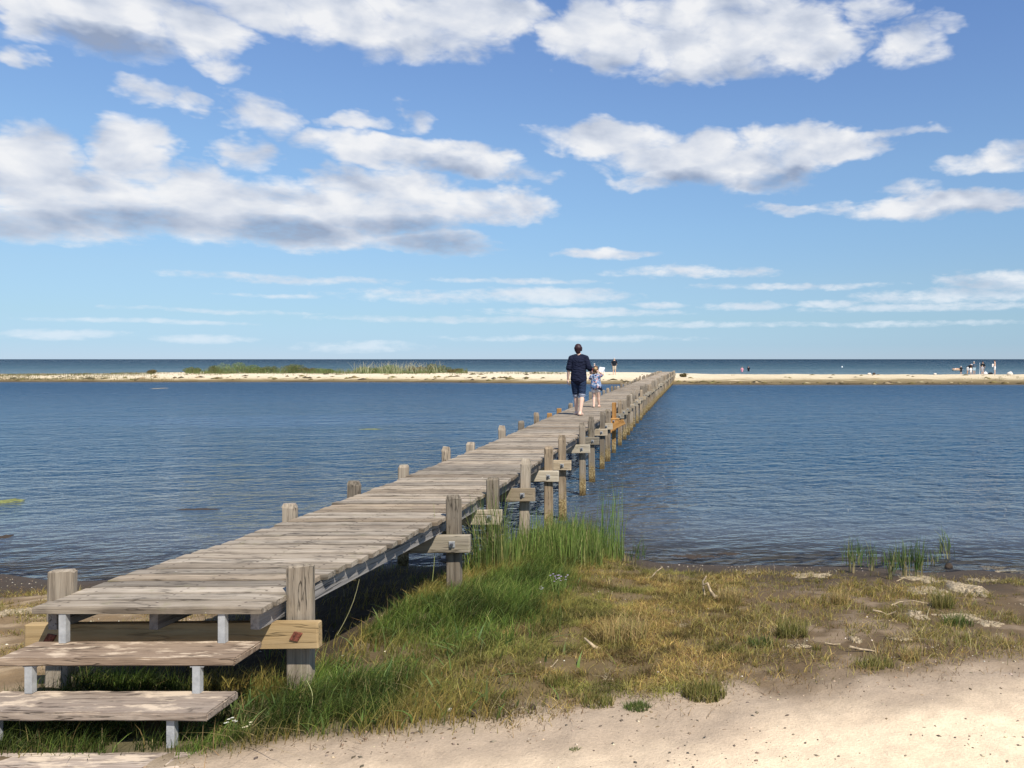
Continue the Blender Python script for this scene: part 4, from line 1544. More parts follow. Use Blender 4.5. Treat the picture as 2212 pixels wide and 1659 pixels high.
P = scatter(5200, -3.5, 3.0, 3.3, 5.6, lambda x, y: sstep(path_y(x) - y, -0.5, 0.4) * (0.15 + 0.85 * sstep(fbm(x * 2, y * 2, 3, 131), 0.42, 0.62)))
specks('grit', P + np.array((0, 0, .004)), rng.uniform(.002, 1.0, len(P)) ** 4 * .012 + .0025, palette(len(P), [(0.10, 0.08, 0.06), (0.22, 0.17, 0.12), (0.06, 0.055, 0.045), (0.5, 0.42, 0.3)], (3, 3, 1, 1.5)), 'dark grit and crumbs on the sandy track', 'grit')
P = scatter(9000, -8.6, 4.6, 4.4, 9.5, lambda x, y: sstep(shore_y(x) - y, 0, .15) * (y > path_y(x)) * sstep(fbm(x * 1.3, y * 1.8, 3, 137), 0.42, 0.64) * (1 - green_mask(x, y)) * 0.6)
specks('shell_litter', P + np.array((0, 0, .006)), rng.uniform(.003, .011, len(P)), palette(len(P), [(0.62, 0.56, 0.46), (0.45, 0.37, 0.25), (0.2, 0.15, 0.1), (0.07, 0.055, 0.04)], (2, 3, 3, 2.5)), 'shells and crumbs of dead weed on the bank', 'litter')


P = scatter(16000, -2.6, 3.4, 3.5, 6.0, lambda x, y: np.exp(-((y - path_y(x) - .05) / .2) ** 2) * sstep(fbm(x * 3, y * 3, 3, 191), .35, .6) * .5)
specks('edge_crumbs', P + np.array((0, 0, .003)), rng.uniform(0, 1, len(P)) ** 3 * .012 + .003, palette(len(P), [(0.16, 0.11, 0.065), (0.25, 0.18, 0.11), (0.09, 0.065, 0.04), (0.38, 0.30, 0.2)], (3, 3, 2, 2)), 'crumbs of soil and dead stems along the edge of the track', 'litter')
P = scatter(9000, -2.4, 3.2, 3.7, 6.0, lambda x, y: np.exp(-((y - path_y(x) - .12) / .16) ** 2) * sstep(fbm(x * 2.5, y * 2.5, 3, 193), .4, .6))
n = len(P)
c0 = palette(n, [(0.24, 0.15, 0.07), (0.32, 0.23, 0.11), (0.16, 0.10, 0.05)], (2, 2, 2), .3)
props(obj('edge_stems', blades('edge_stems', P, rng.uniform(.015, .06, n), rng.uniform(.003, .005, n), c0, 1.6, (.1, 0), 2)),
      'brown trodden stems along the edge of the track', 'grass', kind='stuff')

# ------------------------------------------------------------------ the sandbar's growth
def bar_pt(px, y):
    x = (px - VPX) * y / F
    return x, y, float(bar_z(np.array([x]), np.array([y]))[0])


def shrub(px, y, wpx, hpx, cols, label, name='dune_shrub', cat='shrub', group='low shrubs on the sandbar'):
    x, y, z = bar_pt(px, y)
    rw, h = wpx * .56 * y / F, hpx * .88 * y / F
    root = props(empty(name, (x, y, z)), label, cat, group)
    nb_ = 9
    V, Fc = [], []
    for q in range(nb_):
        an = q / nb_ * 2 * math.pi
        b0 = len(V)
        tip = (rw * .7 * math.cos(an), rw * .5 * math.sin(an), h * random.uniform(.6, .9))
        for (c_, r) in (((0, 0, -.1), .018), (tip, .006)):
            for s in range(4):
                V.append((c_[0] + r * math.cos(s * 1.57), c_[1] + r * math.sin(s * 1.57), c_[2]))
        Fc += [(b0 + s, b0 + (s + 1) % 4, b0 + 4 + (s + 1) % 4, b0 + 4 + s) for s in range(4)]
    me = bpy.data.meshes.new('branches')
    me.from_pydata(V, [], Fc)
    obj('branches', me, M_TWIG, root)
    nl = int(650 + 900 * rw)
    lobes = rng.uniform(-1, 1, (8, 3)) * np.array((rw * .7, rw * .45, h * .22)) + np.array((0, 0, h * .42))
    pick = rng.integers(0, 8, nl)
    dirs = rng.normal(0, 1, (nl, 3))
    dirs /= np.linalg.norm(dirs, axis=1)[:, None]
    rad = rng.uniform(.35, 1.0, nl) ** .6
    Pn = lobes[pick] + dirs * rad[:, None] * np.array((rw * .40, rw * .4, h * .38))
    Pn[:, 2] = np.maximum(Pn[:, 2], 0.02)
    c_ = palette(nl, cols, [1] * len(cols), .3)
    obj('foliage', blades('foliage', Pn, rng.uniform(.06, .15, nl), rng.uniform(.04, .08, nl), c_, 0.8, (0, 0), 2), None, root)
    return root


M_TWIG = simple_mat('twig', (0.12, 0.09, 0.06))
GS = [(0.12, 0.18, 0.05), (0.17, 0.22, 0.075), (0.22, 0.25, 0.10)]
GD = [(0.10, 0.14, 0.045), (0.14, 0.17, 0.06), (0.19, 0.18, 0.075)]
GP = [(0.20, 0.26, 0.115), (0.26, 0.31, 0.16), (0.16, 0.22, 0.08)]
GB = [(0.15, 0.12, 0.05), (0.20, 0.15, 0.07), (0.11, 0.10, 0.035)]
for (px, y, w, h, cl, lb) in (
        (418, 98, 34, 15, GD, 'low dark shrub, leftmost of the row on the sandbar'),
        (462, 98, 32, 20, GD, 'dark rounded shrub, second from the left on the sandbar'),
        (505, 97, 62, 28, GP, 'broad light green bush, largest on the sandbar'),
        (545, 98, 56, 22, GS, 'green bush just right of the largest light one'),
        (583, 98, 40, 18, GD, 'small dark green shrub in the sandbar row'),
        (625, 97, 60, 27, GD, 'tall dark green bush in the middle of the sandbar row'),
        (668, 98, 32, 14, GB, 'brownish low shrub right of the tall dark bush'),
        (705, 98, 40, 14, GS, 'low green shrub left of the reed patch'),
        (800, 98, 60, 18, GS, 'green shrub at the left foot of the pale plumes'),
        (850, 98, 70, 22, GP, 'pale green bush below the tallest plumes'),
        (905, 98, 46, 18, GB, 'brown green shrub right of the plumes'),
        (945, 98, 50, 22, GD, 'dark shrub at the right end of the reed patch'),
        (985, 98, 36, 10, GB, 'last low brown shrub right of the reed patch'),
        (1476, 88.5, 14, 9, GB, 'small dark shrub right of the far pier end'),
        (1415, 88.5, 18, 7, GD, 'small dark shrub left of the far pier end'),
        (330, 96, 22, 10, GB, 'lone dark shrub on the left sandbar')):
    shrub(px, y, w, h, cl, lb)


def bar_blades(name, n_, px0, px1, y0, y1, h0, h1, cols, wts, label, dens=None, tip=None, wid=(.02, .04), lean=.25):
    y = rng.uniform(y0, y1, n_)
    px = rng.uniform(px0, px1, n_)
    x = (px - VPX) * y / F
    if dens is not None:
        kq = rng.uniform(0, 1, n_) < dens(px, x, y)
        x, y = x[kq], y[kq]
    z = bar_z(x, y)
    ok = z > 0.12
    x, y, z = x[ok], y[ok], z[ok]
    m_ = len(x)
    c_ = palette(m_, cols, wts, .25)
    me = blades(name, np.stack([x, y, z - .01], 1), rng.uniform(h0, h1, m_), rng.uniform(wid[0], wid[1], m_), c_, lean, (.05, 0), 3, tip if tip is None else np.tile(np.array(tip), (m_, 1)))
    return props(obj(name, me), label, 'grass', kind='stuff')


bar_blades('dune_grass', 9000, 400, 1010, 95, 101, .25, .80, GS + GB, (3, 3, 3, 1, 1, 1), 'green dune grass between the shrubs on the sandbar',
           lambda px, x, y: sstep(fbm(x * .8, y * .8, 3, 141), .38, .6))
bar_blades('plume_reeds', 800, 765, 965, 95, 101, .45, 1.7, GP, (1, 1, 1), 'reeds with pale plumes on the sandbar',
           lambda px, x, y: np.exp(-((px - 850) / 70) ** 2) * 1.0 + .22, (0.58, 0.50, 0.34), (.04, .08), .5)
bar_blades('bar_turf', 16000, -60, 1300, 92, 103, .08, .32, GD + GB, (2, 2, 1, 2, 2, 2), 'low dark growth along the crest of the sandbar',
           lambda px, x, y: sstep(fbm(x * .35, y * .5, 3, 145), .50, .62) * .9)
bar_blades('bar_turf_by_shore', 11000, -60, 420, 87, 98, .08, .30, GB + GD, (2, 2, 2, 1, 1, 1), 'brown low growth on the left sandbar',
           lambda px, x, y: sstep(fbm(x * .3, y * .6, 3, 149), .42, .55) * (1 - sstep(px, 200, 420)))
bar_blades('bar_turf_far', 1500, 1990, 2230, 84, 104, .06, .22, GD + GB, (1, 1, 1, 2, 2, 2), 'sparse low growth on the right sandbar',
           lambda px, x, y: sstep(fbm(x * .5, y * .5, 3, 151), .55, .66) * sstep(px, 2050, 2180))
# wrack along the sandbar's edge
n = 2600
px = rng.uniform(-40, 2240, n)
y = rng.uniform(75, 104, n)
x = (px - VPX) * y / F
t_ = y - bar_edges(x)[0]
kq = rng.uniform(0, 1, n) < np.exp(-((t_ - 2.2 - 1.5 * fbm(x * .3, x * 0, 2, 171)) / 1.2) ** 2) + .12 * sstep(fbm(x * .4, y * .5, 3, 173), .5, .65)
x, y = x[kq], y[kq]
z = bar_z(x, y)
ok = z > -0.02
P = np.stack([x, y, z], 1)[ok]
specks('wrack', P, rng.uniform(.12, .50, len(P)), palette(len(P), [(0.10, 0.075, 0.03), (0.16, 0.13, 0.05), (0.07, 0.055, 0.03), (0.30, 0.24, 0.14)], (3, 3, 2, 1)), 'dark washed up weed along the edge of the sandbar', 'wrack', .35)
rock(2181, 815, 13, 9, M_STONE, 'boulder', 'pale boulder at the right end of the sandbar', 'rock', None, bar_z, .2, 101.0)
rock(1878, 812, 8, 4, M_STONE, 'boulder', 'small pale stone on the crest of the right sandbar', 'rock', None, bar_z, .1, 104.0)
rock(1888, 812, 7, 5, M_DARK, 'boulder', 'small dark stone beside the pale one on the sandbar', 'rock', None, bar_z, .1, 104.0)
rock(2020, 811, 7, 4, M_STONE, 'boulder', 'tiny pale stone left of the beach group', 'rock', None, bar_z, .1, 104.0)

# buoy
yb_ = CAM_Z * F / (794 - HORY)
bo_ = props(empty('buoy', ((1819 - VPX) * yb_ / F, yb_, 0)), 'small white buoy far out on the sea', 'buoy')
bm_ = bmesh.new()
bmesh.ops.create_uvsphere(bm_, u_segments=16, v_segments=10, radius=.24)
me = bpy.data.meshes.new('float')
bm_.to_mesh(me)
bm_.free()
obj('float', me, simple_mat('buoy_white', (.8, .8, .78), .5, .05), bo_, (0, 0, .12))
obj('ring', tube_mesh('ring', [(0, 0, .34), (0, 0, .46), (0, 0, .52)], [.05, .05, .02]), simple_mat('buoy_cap', (.6, .6, .6)), bo_)


# ------------------------------------------------------------------ people
def capsule(p0, p1, r0, r1, fx=1.0, fy=1.0, sides=14):
    """tapered round-ended piece; fx, fy squash the cross section across and along the view"""
    p0, p1 = Vector(p0), Vector(p1)
    d = p1 - p0
    ln = max(d.length, 1e-5)
    d = d / ln
    ref = Vector((0, 1, 0)) if abs(d.y) < 0.9 else Vector((0, 0, 1))
    a = (ref - d * ref.dot(d)).normalized()       # roughly fore-and-aft
    b_ = d.cross(a)                                # roughly sideways
    V, Fc = [], []
    rings = []
    for t in (-1.0, -.7, -.35):
        rings.append((p0 + d * r0 * t * .9, r0 * math.sqrt(max(1 - t * t, .02))))
    for t in (0, .5, 1):
        rings.append((p0.lerp(p1, t), r0 + (r1 - r0) * t))
    for t in (.35, .7, 1.0):
        rings.append((p1 + d * r1 * t * .9, r1 * math.sqrt(max(1 - t * t, .02))))
    for c_, r in rings:
        for j in range(sides):
            an = j / sides * 2 * math.pi
            V.append(c_ + b_ * (math.cos(an) * r * fx) + a * (math.sin(an) * r * fy))
    for i in range(len(rings) - 1):
        for j in range(sides):
            j2 = (j + 1) % sides
            Fc.append((i * sides + j, i * sides + j2, (i + 1) * sides + j2, (i + 1) * sides + j))
    Fc.append(tuple(range(sides))[::-1])
    Fc.append(tuple((len(rings) - 1) * sides + j for j in range(sides)))
    return V, Fc


def flesh(name, pieces, voxel=.01, smooth=4):
    """melt overlapping pieces into one continuous surface"""
    V, Fc = [], []
    for pc in pieces:
        v, f = capsule(*pc)
        o0 = len(V)
        V += [tuple(q) for q in v]
        Fc += [tuple(o0 + i for i in p) for p in f]
    me = bpy.data.meshes.new(name + '_raw')
    me.from_pydata(V, [], Fc)
    bm2 = bmesh.new()
    bm2.from_mesh(me)
    bmesh.ops.recalc_face_normals(bm2, faces=bm2.faces)
    bm2.to_mesh(me)
    bm2.free()
    o = bpy.data.objects.new(name + '_raw', me)
    col.objects.link(o)
    md = o.modifiers.new('r', 'REMESH')
    md.mode = 'VOXEL'
    md.voxel_size = voxel
    md.use_smooth_shade = True
    ms = o.modifiers.new('s', 'SMOOTH')
    ms.factor = .5
    ms.iterations = smooth
    dg = bpy.context.evaluated_depsgraph_get()
    dg.update()
    res = bpy.data.meshes.new_from_object(o.evaluated_get(dg))
    res.name = name
    bpy.data.objects.remove(o)
    bpy.data.meshes.remove(me)
    for p in res.polygons:
        p.use_smooth = True
    return res


def cloth_mat(name, c, var=.18, rough=.85):
    m, k, b, out = material(name)
    co = k.n('ShaderNodeTexCoord').outputs['Object']
    nz = k.noise(co, 16, 4, .6)
    fold = k.noise(k.v('MULTIPLY', co, (1.0, 1.0, 2.2)), 7.0, 2, .5, dist=1.2)
    k.put(b.inputs['Base Color'], k.mix(nz, tuple(v * (1 - var) for v in c), tuple(min(v * (1 + var), .9) for v in c)))
    b.inputs['Roughness'].default_value = rough
    b.inputs['Specular IOR Level'].default_value = .15
    bump(k, b, fold, .9, .06)
    return m


def skin_mat(name, c=(.58, .36, .26)):
    m, k, b, out = material(name)
    co = k.n('ShaderNodeTexCoord').outputs['Object']
    nz = k.noise(co, 14, 3, .5)
    k.put(b.inputs['Base Color'], k.mix(nz, tuple(v * .92 for v in c), tuple(v * 1.06 for v in c)))
    b.inputs['Roughness'].default_value = .55
    b.inputs['Subsurface Weight'].default_value = .12
    b.inputs['Subsurface Radius'].default_value = (.02, .008, .004)
    return m


M_SKIN = skin_mat('pale_skin', (.66, .44, .33))
M_TANSKIN = skin_mat('tanned_skin', (.56, .34, .22))


def hand(w, palm_dir, up, side, curl=.35, s=1.0):
    """palm plus four bent fingers of different lengths and a thumb leaving the side of the palm"""
    w, d, n_, sdv = Vector(w), Vector(palm_dir).normalized(), Vector(up).normalized(), Vector(side).normalized()
    out = [(w, w + d * .075 * s, .026 * s, .034 * s, 1.0, .75)]
    k0 = w + d * .080 * s
    for i, (o_, ln) in enumerate(((-.027, .066), (-.009, .076), (.010, .070), (.027, .054))):
        a = k0 + sdv * o_ * s
        b1_ = a + (d * math.cos(curl) + n_ * math.sin(curl)) * ln * .52 * s
        b2_ = b1_ + (d * math.cos(curl * 2.1) + n_ * math.sin(curl * 2.1)) * ln * .48 * s
        out += [(a, b1_, .0095 * s, .009 * s), (b1_, b2_, .009 * s, .0075 * s)]
    t0 = w + d * .022 * s - sdv * .024 * s
    t1 = t0 + (d * .7 - sdv * .55 + n_ * .35).normalized() * .038 * s
    t2 = t1 + (d * .95 - sdv * .05 + n_ * .4).normalized() * .030 * s
    out += [(t0, t1, .013 * s, .011 * s), (t1, t2, .011 * s, .008 * s)]
    return out


def foot(ankle, direction, s=1.0):
    a = Vector(ankle)
    d = Vector(direction).normalized()
    g = Vector((a.x, a.y, 0))
    heel = g - d * .045 * s + Vector((0, 0, .036 * s))
    mid = g + d * .085 * s + Vector((0, 0, .032 * s))
    toe = g + d * .165 * s + Vector((0, 0, .020 * s))
    return [(a, heel, .036 * s, .036 * s), (a, mid, .038 * s, .033 * s), (heel, mid, .034 * s, .034 * s), (mid, toe, .038 * s, .020 * s, 1.15, 1.0)]


def head(c, r, s=1.0):
    """skull, jaw, nose and ears; the face looks along +Y"""
    c = Vector(c)
    return [(c + Vector((0, -.015, .01)) * s, c + Vector((0, .01, .02)) * s, r, r * .97, .88, 1.0),
            (c + Vector((0, .03, -.04)) * s, c + Vector((0, .045, -.085)) * s, r * .68, r * .42, .95, 1.0),
            (c + Vector((0, .098, -.005)) * s, c + Vector((0, .112, -.035)) * s, .011 * s, .016 * s),
            (c + Vector((-.078, .0, .0)) * s, c + Vector((-.080, .0, -.035)) * s, .017 * s, .013 * s, .6, 1.2),
            (c + Vector((.078, .0, .0)) * s, c + Vector((.080, .0, -.035)) * s, .017 * s, .013 * s, .6, 1.2)]


def add_face(parent, c, s=1.0):
    c = Vector(c)
    for sx in (-1, 1):
        obj('eye', flesh('eye', [(c + Vector((sx * .034, .082, .0)) * s, c + Vector((sx * .036, .083, .0)) * s, .011 * s, .011 * s)], .004 * s, 1), M_EYE, parent)
    obj('mouth', flesh('mouth', [(c + Vector((-.018, .090, -.066)) * s, c + Vector((.018, .090, -.066)) * s, .007 * s, .007 * s)], .004 * s, 1), M_LIP, parent)


M_EYE = simple_mat('eye', (.05, .04, .04), .3)
M_LIP = simple_mat('lip', (.45, .18, .15), .5)

# --- the woman
wy = 19.5
wx = (1250 - VPX) * wy / F
woman = props(empty('person', (wx, wy, DECK_Z + .002)), 'barefoot adult in navy top and rolled dark shorts walking away along the pier', 'person')
hc = (-.012, .015, 1.575)
bodyp = [((0, 0, 1.30), (0, 0, 1.12), .155, .135, 1.10, .68), ((0, 0, 1.12), (0, 0, .90), .135, .165, 1.05, .75),
         ((-.13, 0, 1.375), (.13, 0, 1.375), .062, .062), ((0, 0, 1.38), (-.008, .012, 1.50), .058, .052)]
bodyp += head(hc, .088)
bodyp += [((-.165, 0, 1.365), (-.235, -.02, 1.10), .056, .044), ((-.235, -.02, 1.10), (-.262, .05, .855), .042, .027)]
bodyp += hand((-.262, .052, .845), (.02, .10, -1), (1, .1, 0), (0, 1, 0), .45)
bodyp += [((.165, 0, 1.365), (.255, -.02, 1.12), .056, .044), ((.255, -.02, 1.12), (.275, .20, 1.03), .042, .028)]
bodyp += hand((.275, .205, 1.03), (.0, 1, -.15), (-.2, 0, -1), (1, 0, 0), .4)
bodyp += [((-.085, 0, .88), (-.083, .12, .49), .088, .058), ((-.083, .12, .49), (-.080, .135, .36), .054, .057), ((-.080, .135, .36), (-.078, .17, .09), .057, .034),
          ((.085, 0, .88), (.080, .00, .48), .088, .058), ((.080, .00, .48), (.075, -.03, .36), .054, .058), ((.075, -.03, .36), (.055, -.10, .09), .058, .035)]
bodyp += foot((-.078, .17, .085), (-.08, 1, 0)) + foot((.055, -.10, .085), (.22, 1, 0))
wb = obj('body', flesh('body', bodyp, .0075, 4), M_SKIN, woman)
add_face(wb, hc)
M_NAVY = cloth_mat('navy_jersey', (.010, .013, .030))
M_DENIM = cloth_mat('dark_denim', (.020, .034, .070), .45)
M_CUFF = cloth_mat('pale_cuff', (.30, .33, .40), .3)
shirt = [((0, 0, 1.285), (0, 0, 1.10), .178, .166, 1.10, .72), ((0, 0, 1.10), (0, 0, .90), .166, .182, 1.07, .80), ((0, 0, .92), (0, 0, .865), .183, .185, 1.07, .80),
         ((-.14, 0, 1.37), (.14, 0, 1.37), .074, .074, 1.0, 1.0), ((-.09, 0, 1.40), (.09, 0, 1.40), .060, .060),
         ((-.165, 0, 1.36), (-.232, -.02, 1.115), .080, .070), ((.165, 0, 1.36), (.252, -.02, 1.13), .080, .070), ((.252, -.02, 1.13), (.262, .06, 1.10), .068, .064)]
obj('shirt', flesh('shirt', shirt, .011, 4), M_NAVY, woman)
shorts = [((-.06, 0, .88), (.06, 0, .88), .125, .125, 1.0, 1.0), ((-.088, .0, .80), (-.083, .10, .53), .104, .084), ((.088, 0, .80), (.082, .00, .53), .104, .084)]
so = obj('shorts', flesh('shorts', shorts, .010, 4), M_DENIM, woman)
for c0_, c1_ in (((-.083, .105, .515), (-.083, .115, .475)), ((.080, .0, .520), (.079, .0, .470))):
    obj('cuff', flesh('cuff', [(c0_, c1_, .082, .078)], .009, 2), M_CUFF, so)
M_HAIR = simple_mat('dark_red_hair', (.030, .012, .014), .5, .4, 60)
hair = [((-.012, -.01, 1.60), (-.012, .0, 1.625), .100, .092, .92, 1.0), ((-.012, -.045, 1.60), (-.012, -.045, 1.515), .080, .055, 1.12, .8),
        ((-.075, -.01, 1.60), (-.070, -.01, 1.53), .035, .022), ((.050, -.01, 1.60), (.062, -.02, 1.545), .042, .026), ((.065, -.02, 1.56), (.080, -.03, 1.54), .018, .008)]
obj('hair', flesh('hair', hair, .009, 2), M_HAIR, woman)

# --- the child
cy = 22.75
cxp = (1287 - VPX) * cy / F
child = props(empty('person', (cxp, cy, DECK_Z + .002)), 'small child in patterned blue tunic and white shorts walking ahead of the adult', 'person')
ch = (.0, .01, 1.045)
cb_ = [((0, 0, .84), (0, 0, .72), .105, .10, 1.08, .72), ((0, 0, .72), (0, 0, .56), .10, .115, 1.05, .78), ((-.085, 0, .885), (.085, 0, .885), .042, .042),
       ((0, 0, .88), (0, .005, .98), .040, .038)]
cb_ += head(ch, .078, .86)
cb_ += [((-.10, 0, .875), (-.175, -.01, .765), .038, .031), ((-.175, -.01, .765), (-.185, .10, .80), .030, .021)] + hand((-.185, .10, .80), (-.05, 1, .3), (0, .3, -1), (1, 0, 0), .4, .68)
cb_ += [((.10, 0, .88), (.205, -.02, .915), .038, .031), ((.205, -.02, .915), (.085, -.055, .995), .030, .022)] + hand((.085, -.055, .995), (-1, -.1, .35), (0, 1, 0), (.3, 0, 1), .3, .68)
cb_ += [((-.055, 0, .54), (-.055, .05, .29), .062, .042), ((-.055, .05, .29), (-.053, .03, .20), .040, .041), ((-.053, .03, .20), (-.052, -.02, .055), .040, .026),
        ((.060, 0, .54), (.068, .06, .29), .062, .042), ((.068, .06, .29), (.070, .08, .20), .040, .041), ((.070, .08, .20), (.075, .12, .055), .040, .026)]
cb_ += foot((-.052, -.02, .055), (-.1, 1, 0), .68) + foot((.075, .12, .055), (.25, 1, 0), .68)
cbo = obj('body', flesh('body', cb_, .006, 4), M_SKIN, child)
add_face(cbo, ch, .86)


def print_mat():
    m, k, b, out = material('patterned_cotton')
    co = k.n('ShaderNodeTexCoord').outputs['Object']
    vo = k.n('ShaderNodeTexVoronoi')
    k.put(vo.inputs['Vector'], co)
    vo.inputs['Scale'].default_value = 26
    f = k.xyz(vo.outputs['Color'])[0]
    c = k.ramp(f, [(0.0, (.03, .04, .08)), (.2, (.09, .17, .32)), (.45, (.28, .33, .42)), (.62, (.45, .27, .28)), (.78, (.48, .47, .48)), (.9, (.05, .06, .10))], 'CONSTANT')
    k.put(b.inputs['Base Color'], c)
    b.inputs['Roughness'].default_value = .85
    return m


tun = [((0, 0, .84), (0, 0, .70), .125, .132, 1.06, .76), ((0, 0, .70), (.01, 0, .585), .132, .158, 1.04, .82), ((-.085, 0, .88), (.085, 0, .88), .054, .054),
       ((-.10, 0, .87), (-.145, -.005, .81), .056, .056), ((.10, 0, .875), (.15, -.01, .89), .056, .056)]
tu = obj('tunic', flesh('tunic', tun, .009, 4), print_mat(), child)
obj('hem', flesh('hem', [((-.09, -.01, .555), (.10, -.01, .535), .052, .056, .25, 1.9)], .008, 2), M_NAVY, tu)
obj('shorts', flesh('shorts', [((-.045, 0, .52), (.045, 0, .52), .085, .085), ((-.055, 0, .50), (-.055, .02, .455), .074, .070), ((.060, 0, .50), (.064, .02, .470), .074, .070)], .009, 3), cloth_mat('white_cotton', (.72, .68, .66), .08), child)
obj('pouch', flesh('pouch', [((.150, -.03, .60), (.158, -.03, .50), .016, .028), ((.158, -.03, .50), (.165, -.03, .485), .034, .030)], .008, 2), M_NAVY, child)
M_BLOND = simple_mat('fair_hair', (.42, .28, .13), .5, .35, 50)
M_BROWNH = simple_mat('brown_hair', (.13, .075, .04), .5, .4, 50)
ho = obj('hair', flesh('hair', [((0, -.012, 1.07), (0, 0, 1.085), .084, .076, .92, 1.0), ((-.025, -.04, 1.05), (-.035, -.045, .955), .058, .040), ((.03, -.035, 1.05), (.035, -.04, .98), .045, .03)], .008, 2), M_BROWNH, child)
obj('hair_bun', flesh('hair_bun', [((.0, -.085, 1.06), (.005, -.095, 1.075), .046, .044)], .007, 2), M_BLOND, ho)


# --- the small figures far away
def far_person(px, y, zfoot, hgt, label, top, bottom, hairc, pose='stand', skin=None, rz=0.0, hidden=0.0, top_len=.5, legs=True, hat=None):
    s = hgt / 1.75
    x = (px - VPX) * y / F
    root = props(empty('person', (x, y, zfoot - hidden), rz), label, 'person')

    def S(p):
        return tuple(v * s for v in p)

    def mk(lst):
        return [tuple([S(q[0]), S(q[1]), q[2] * s, q[3] * s] + list(q[4:])) for q in lst]
    if pose == 'bend':
        hip, neck, hd = (0, 0, .92), (.42, .0, 1.22), (.55, 0, 1.25)
        hands = ((.46, -.18, .72), (.46, .18, .72))
        knees, feet_ = ((0, -.1, .48), (0, .1, .48)), ((-.02, -.1, .06), (-.02, .1, .06))
        hips = ((0, -.09, .88), (0, .09, .88))
        sh = ((.40, -.19, 1.18), (.40, .19, 1.18))
    elif pose == 'sit':
        hip, neck, hd = (0, 0, .22), (0, -.06, .74), (0, -.03, .90)
        hands = ((-.22, .25, .40), (.22, .25, .40))
        knees, feet_ = ((-.12, .42, .42), (.12, .42, .42)), ((-.12, .72, .07), (.12, .72, .07))
        hips = ((-.1, 0, .20), (.1, 0, .20))
        sh = ((-.19, -.06, .70), (.19, -.06, .70))
    else:
        hip, neck, hd = (0, 0, .92), (0, 0, 1.46), (0, .02, 1.63)
        hands = ((-.27, .05, .84), (.27, .05, .84))
        if pose == 'carry':
            hands = ((.10, .30, 1.15), (.22, .30, 1.15))
        if pose == 'hip':
            hands = ((-.22, .12, 1.0), (.22, .12, 1.0))
        knees, feet_ = ((-.10, .03, .48), (.10, .0, .48)), ((-.11, .0, .06), (.11, -.04, .06))
        hips = ((-.09, 0, .88), (.09, 0, .88))
        sh = ((-.19, 0, 1.40), (.19, 0, 1.40))
    V_ = Vector
    body = [(hip, neck, .13, .10, 1.15, .8), (neck, hd, .055, .05), (V_(hd) + V_((0, -.01, .01)), V_(hd) + V_((0, .01, .02)), .095, .092, .9, 1.0), (V_(hd) + V_((0, .04, -.06)), V_(hd) + V_((0, .05, -.09)), .06, .04), (sh[0], sh[1], .065, .065)]
    elb = []
    for a, h_ in zip(sh, hands):
        m_ = (V_(a) + V_(h_)) / 2 + V_((math.copysign(.06, a[0] if pose != 'bend' else 0), -.06, -.02))
        elb.append(m_)
        body += [(a, m_, .052, .042), (m_, h_, .042, .030), (h_, V_(h_) + V_((0, .02, -.09)), .034, .022)]
    for hp_, kn, ft in zip(hips, knees, feet_):
        body += [(hp_, kn, .085, .058), (kn, ft, .056, .036), (ft, V_(ft) + V_((0, .15, -.03)), .038, .03)]
    obj('body', flesh('body', mk(body), .022 * s + .004, 3), skin or M_TANSKIN, root)
    if top:
        b0 = V_(hip).lerp(V_(neck), .08)
        tp = [(tuple(b0), tuple(V_(neck) - V_((0, 0, .08))), .165, .15, 1.15, .82), (sh[0], sh[1], .085, .085)]
        for a, m_ in zip(sh, elb):
            tp.append((a, tuple(V_(a).lerp(m_, .85)), .078, .066))
        obj('shirt', flesh('shirt', mk(tp), .022 * s + .004, 3), top, root)
    if bottom:
        bt_ = [(hips[0], hips[1], .125, .125)]
        for hp_, kn in zip(hips, knees):
            bt_.append((hp_, tuple(V_(hp_).lerp(V_(kn), top_len * 1.5)), .115, .095))
        obj('shorts', flesh('shorts', mk(bt_), .022 * s + .004, 3), bottom, root)
    hm = hat or hairc
    obj('hat' if hat else 'hair', flesh('hair', mk([(V_(hd) + V_((0, -.02, .04)), V_(hd) + V_((0, -.01, .05)), .105, .10, .92, 1.0)]), .018 * s + .004, 2), hm, root)
    return root


M_GREYHAIR = simple_mat('grey_hair', (.45, .42, .40), .6)
M_DKHAIR = simple_mat('brown_dark_hair', (.05, .03, .02), .6)
M_BLACKC = cloth_mat('black_cloth', (.012, .014, .020))
M_BEIGE = cloth_mat('beige_cloth', (.52, .44, .34))
M_RED = cloth_mat('red_cloth', (.42, .025, .045))
M_WHITEC = cloth_mat('white_cloth', (.75, .74, .73), .06)
M_LBLUE = cloth_mat('light_blue_cloth', (.38, .52, .60))
M_PINK = cloth_mat('pink_cloth', (.70, .30, .36))
M_GREYC = cloth_mat('grey_cloth', (.36, .36, .38))
M_STEELB = cloth_mat('blue_grey_cloth', (.06, .10, .15))


def bz(px, y):
    return bar_pt(px, y)[2]


far_person(1327, 89, bz(1327, 89), 1.84, 'man in black shirt and beige shorts standing on the sandbar near the pier end', M_BLACKC, M_BEIGE, M_GREYHAIR, 'hip')
far_person(1277, 89, bz(1277, 89), 1.70, 'person in red shirt seated on the sandbar between the two walkers', M_RED, M_BLACKC, M_GREYHAIR, 'sit', rz=-.6)
far_person(1284, 91, bz(1284, 91) + .25, 1.70, 'grey haired person in dark top seated behind the red shirt', M_STEELB, M_BLACKC, M_GREYHAIR, 'sit', rz=.3)
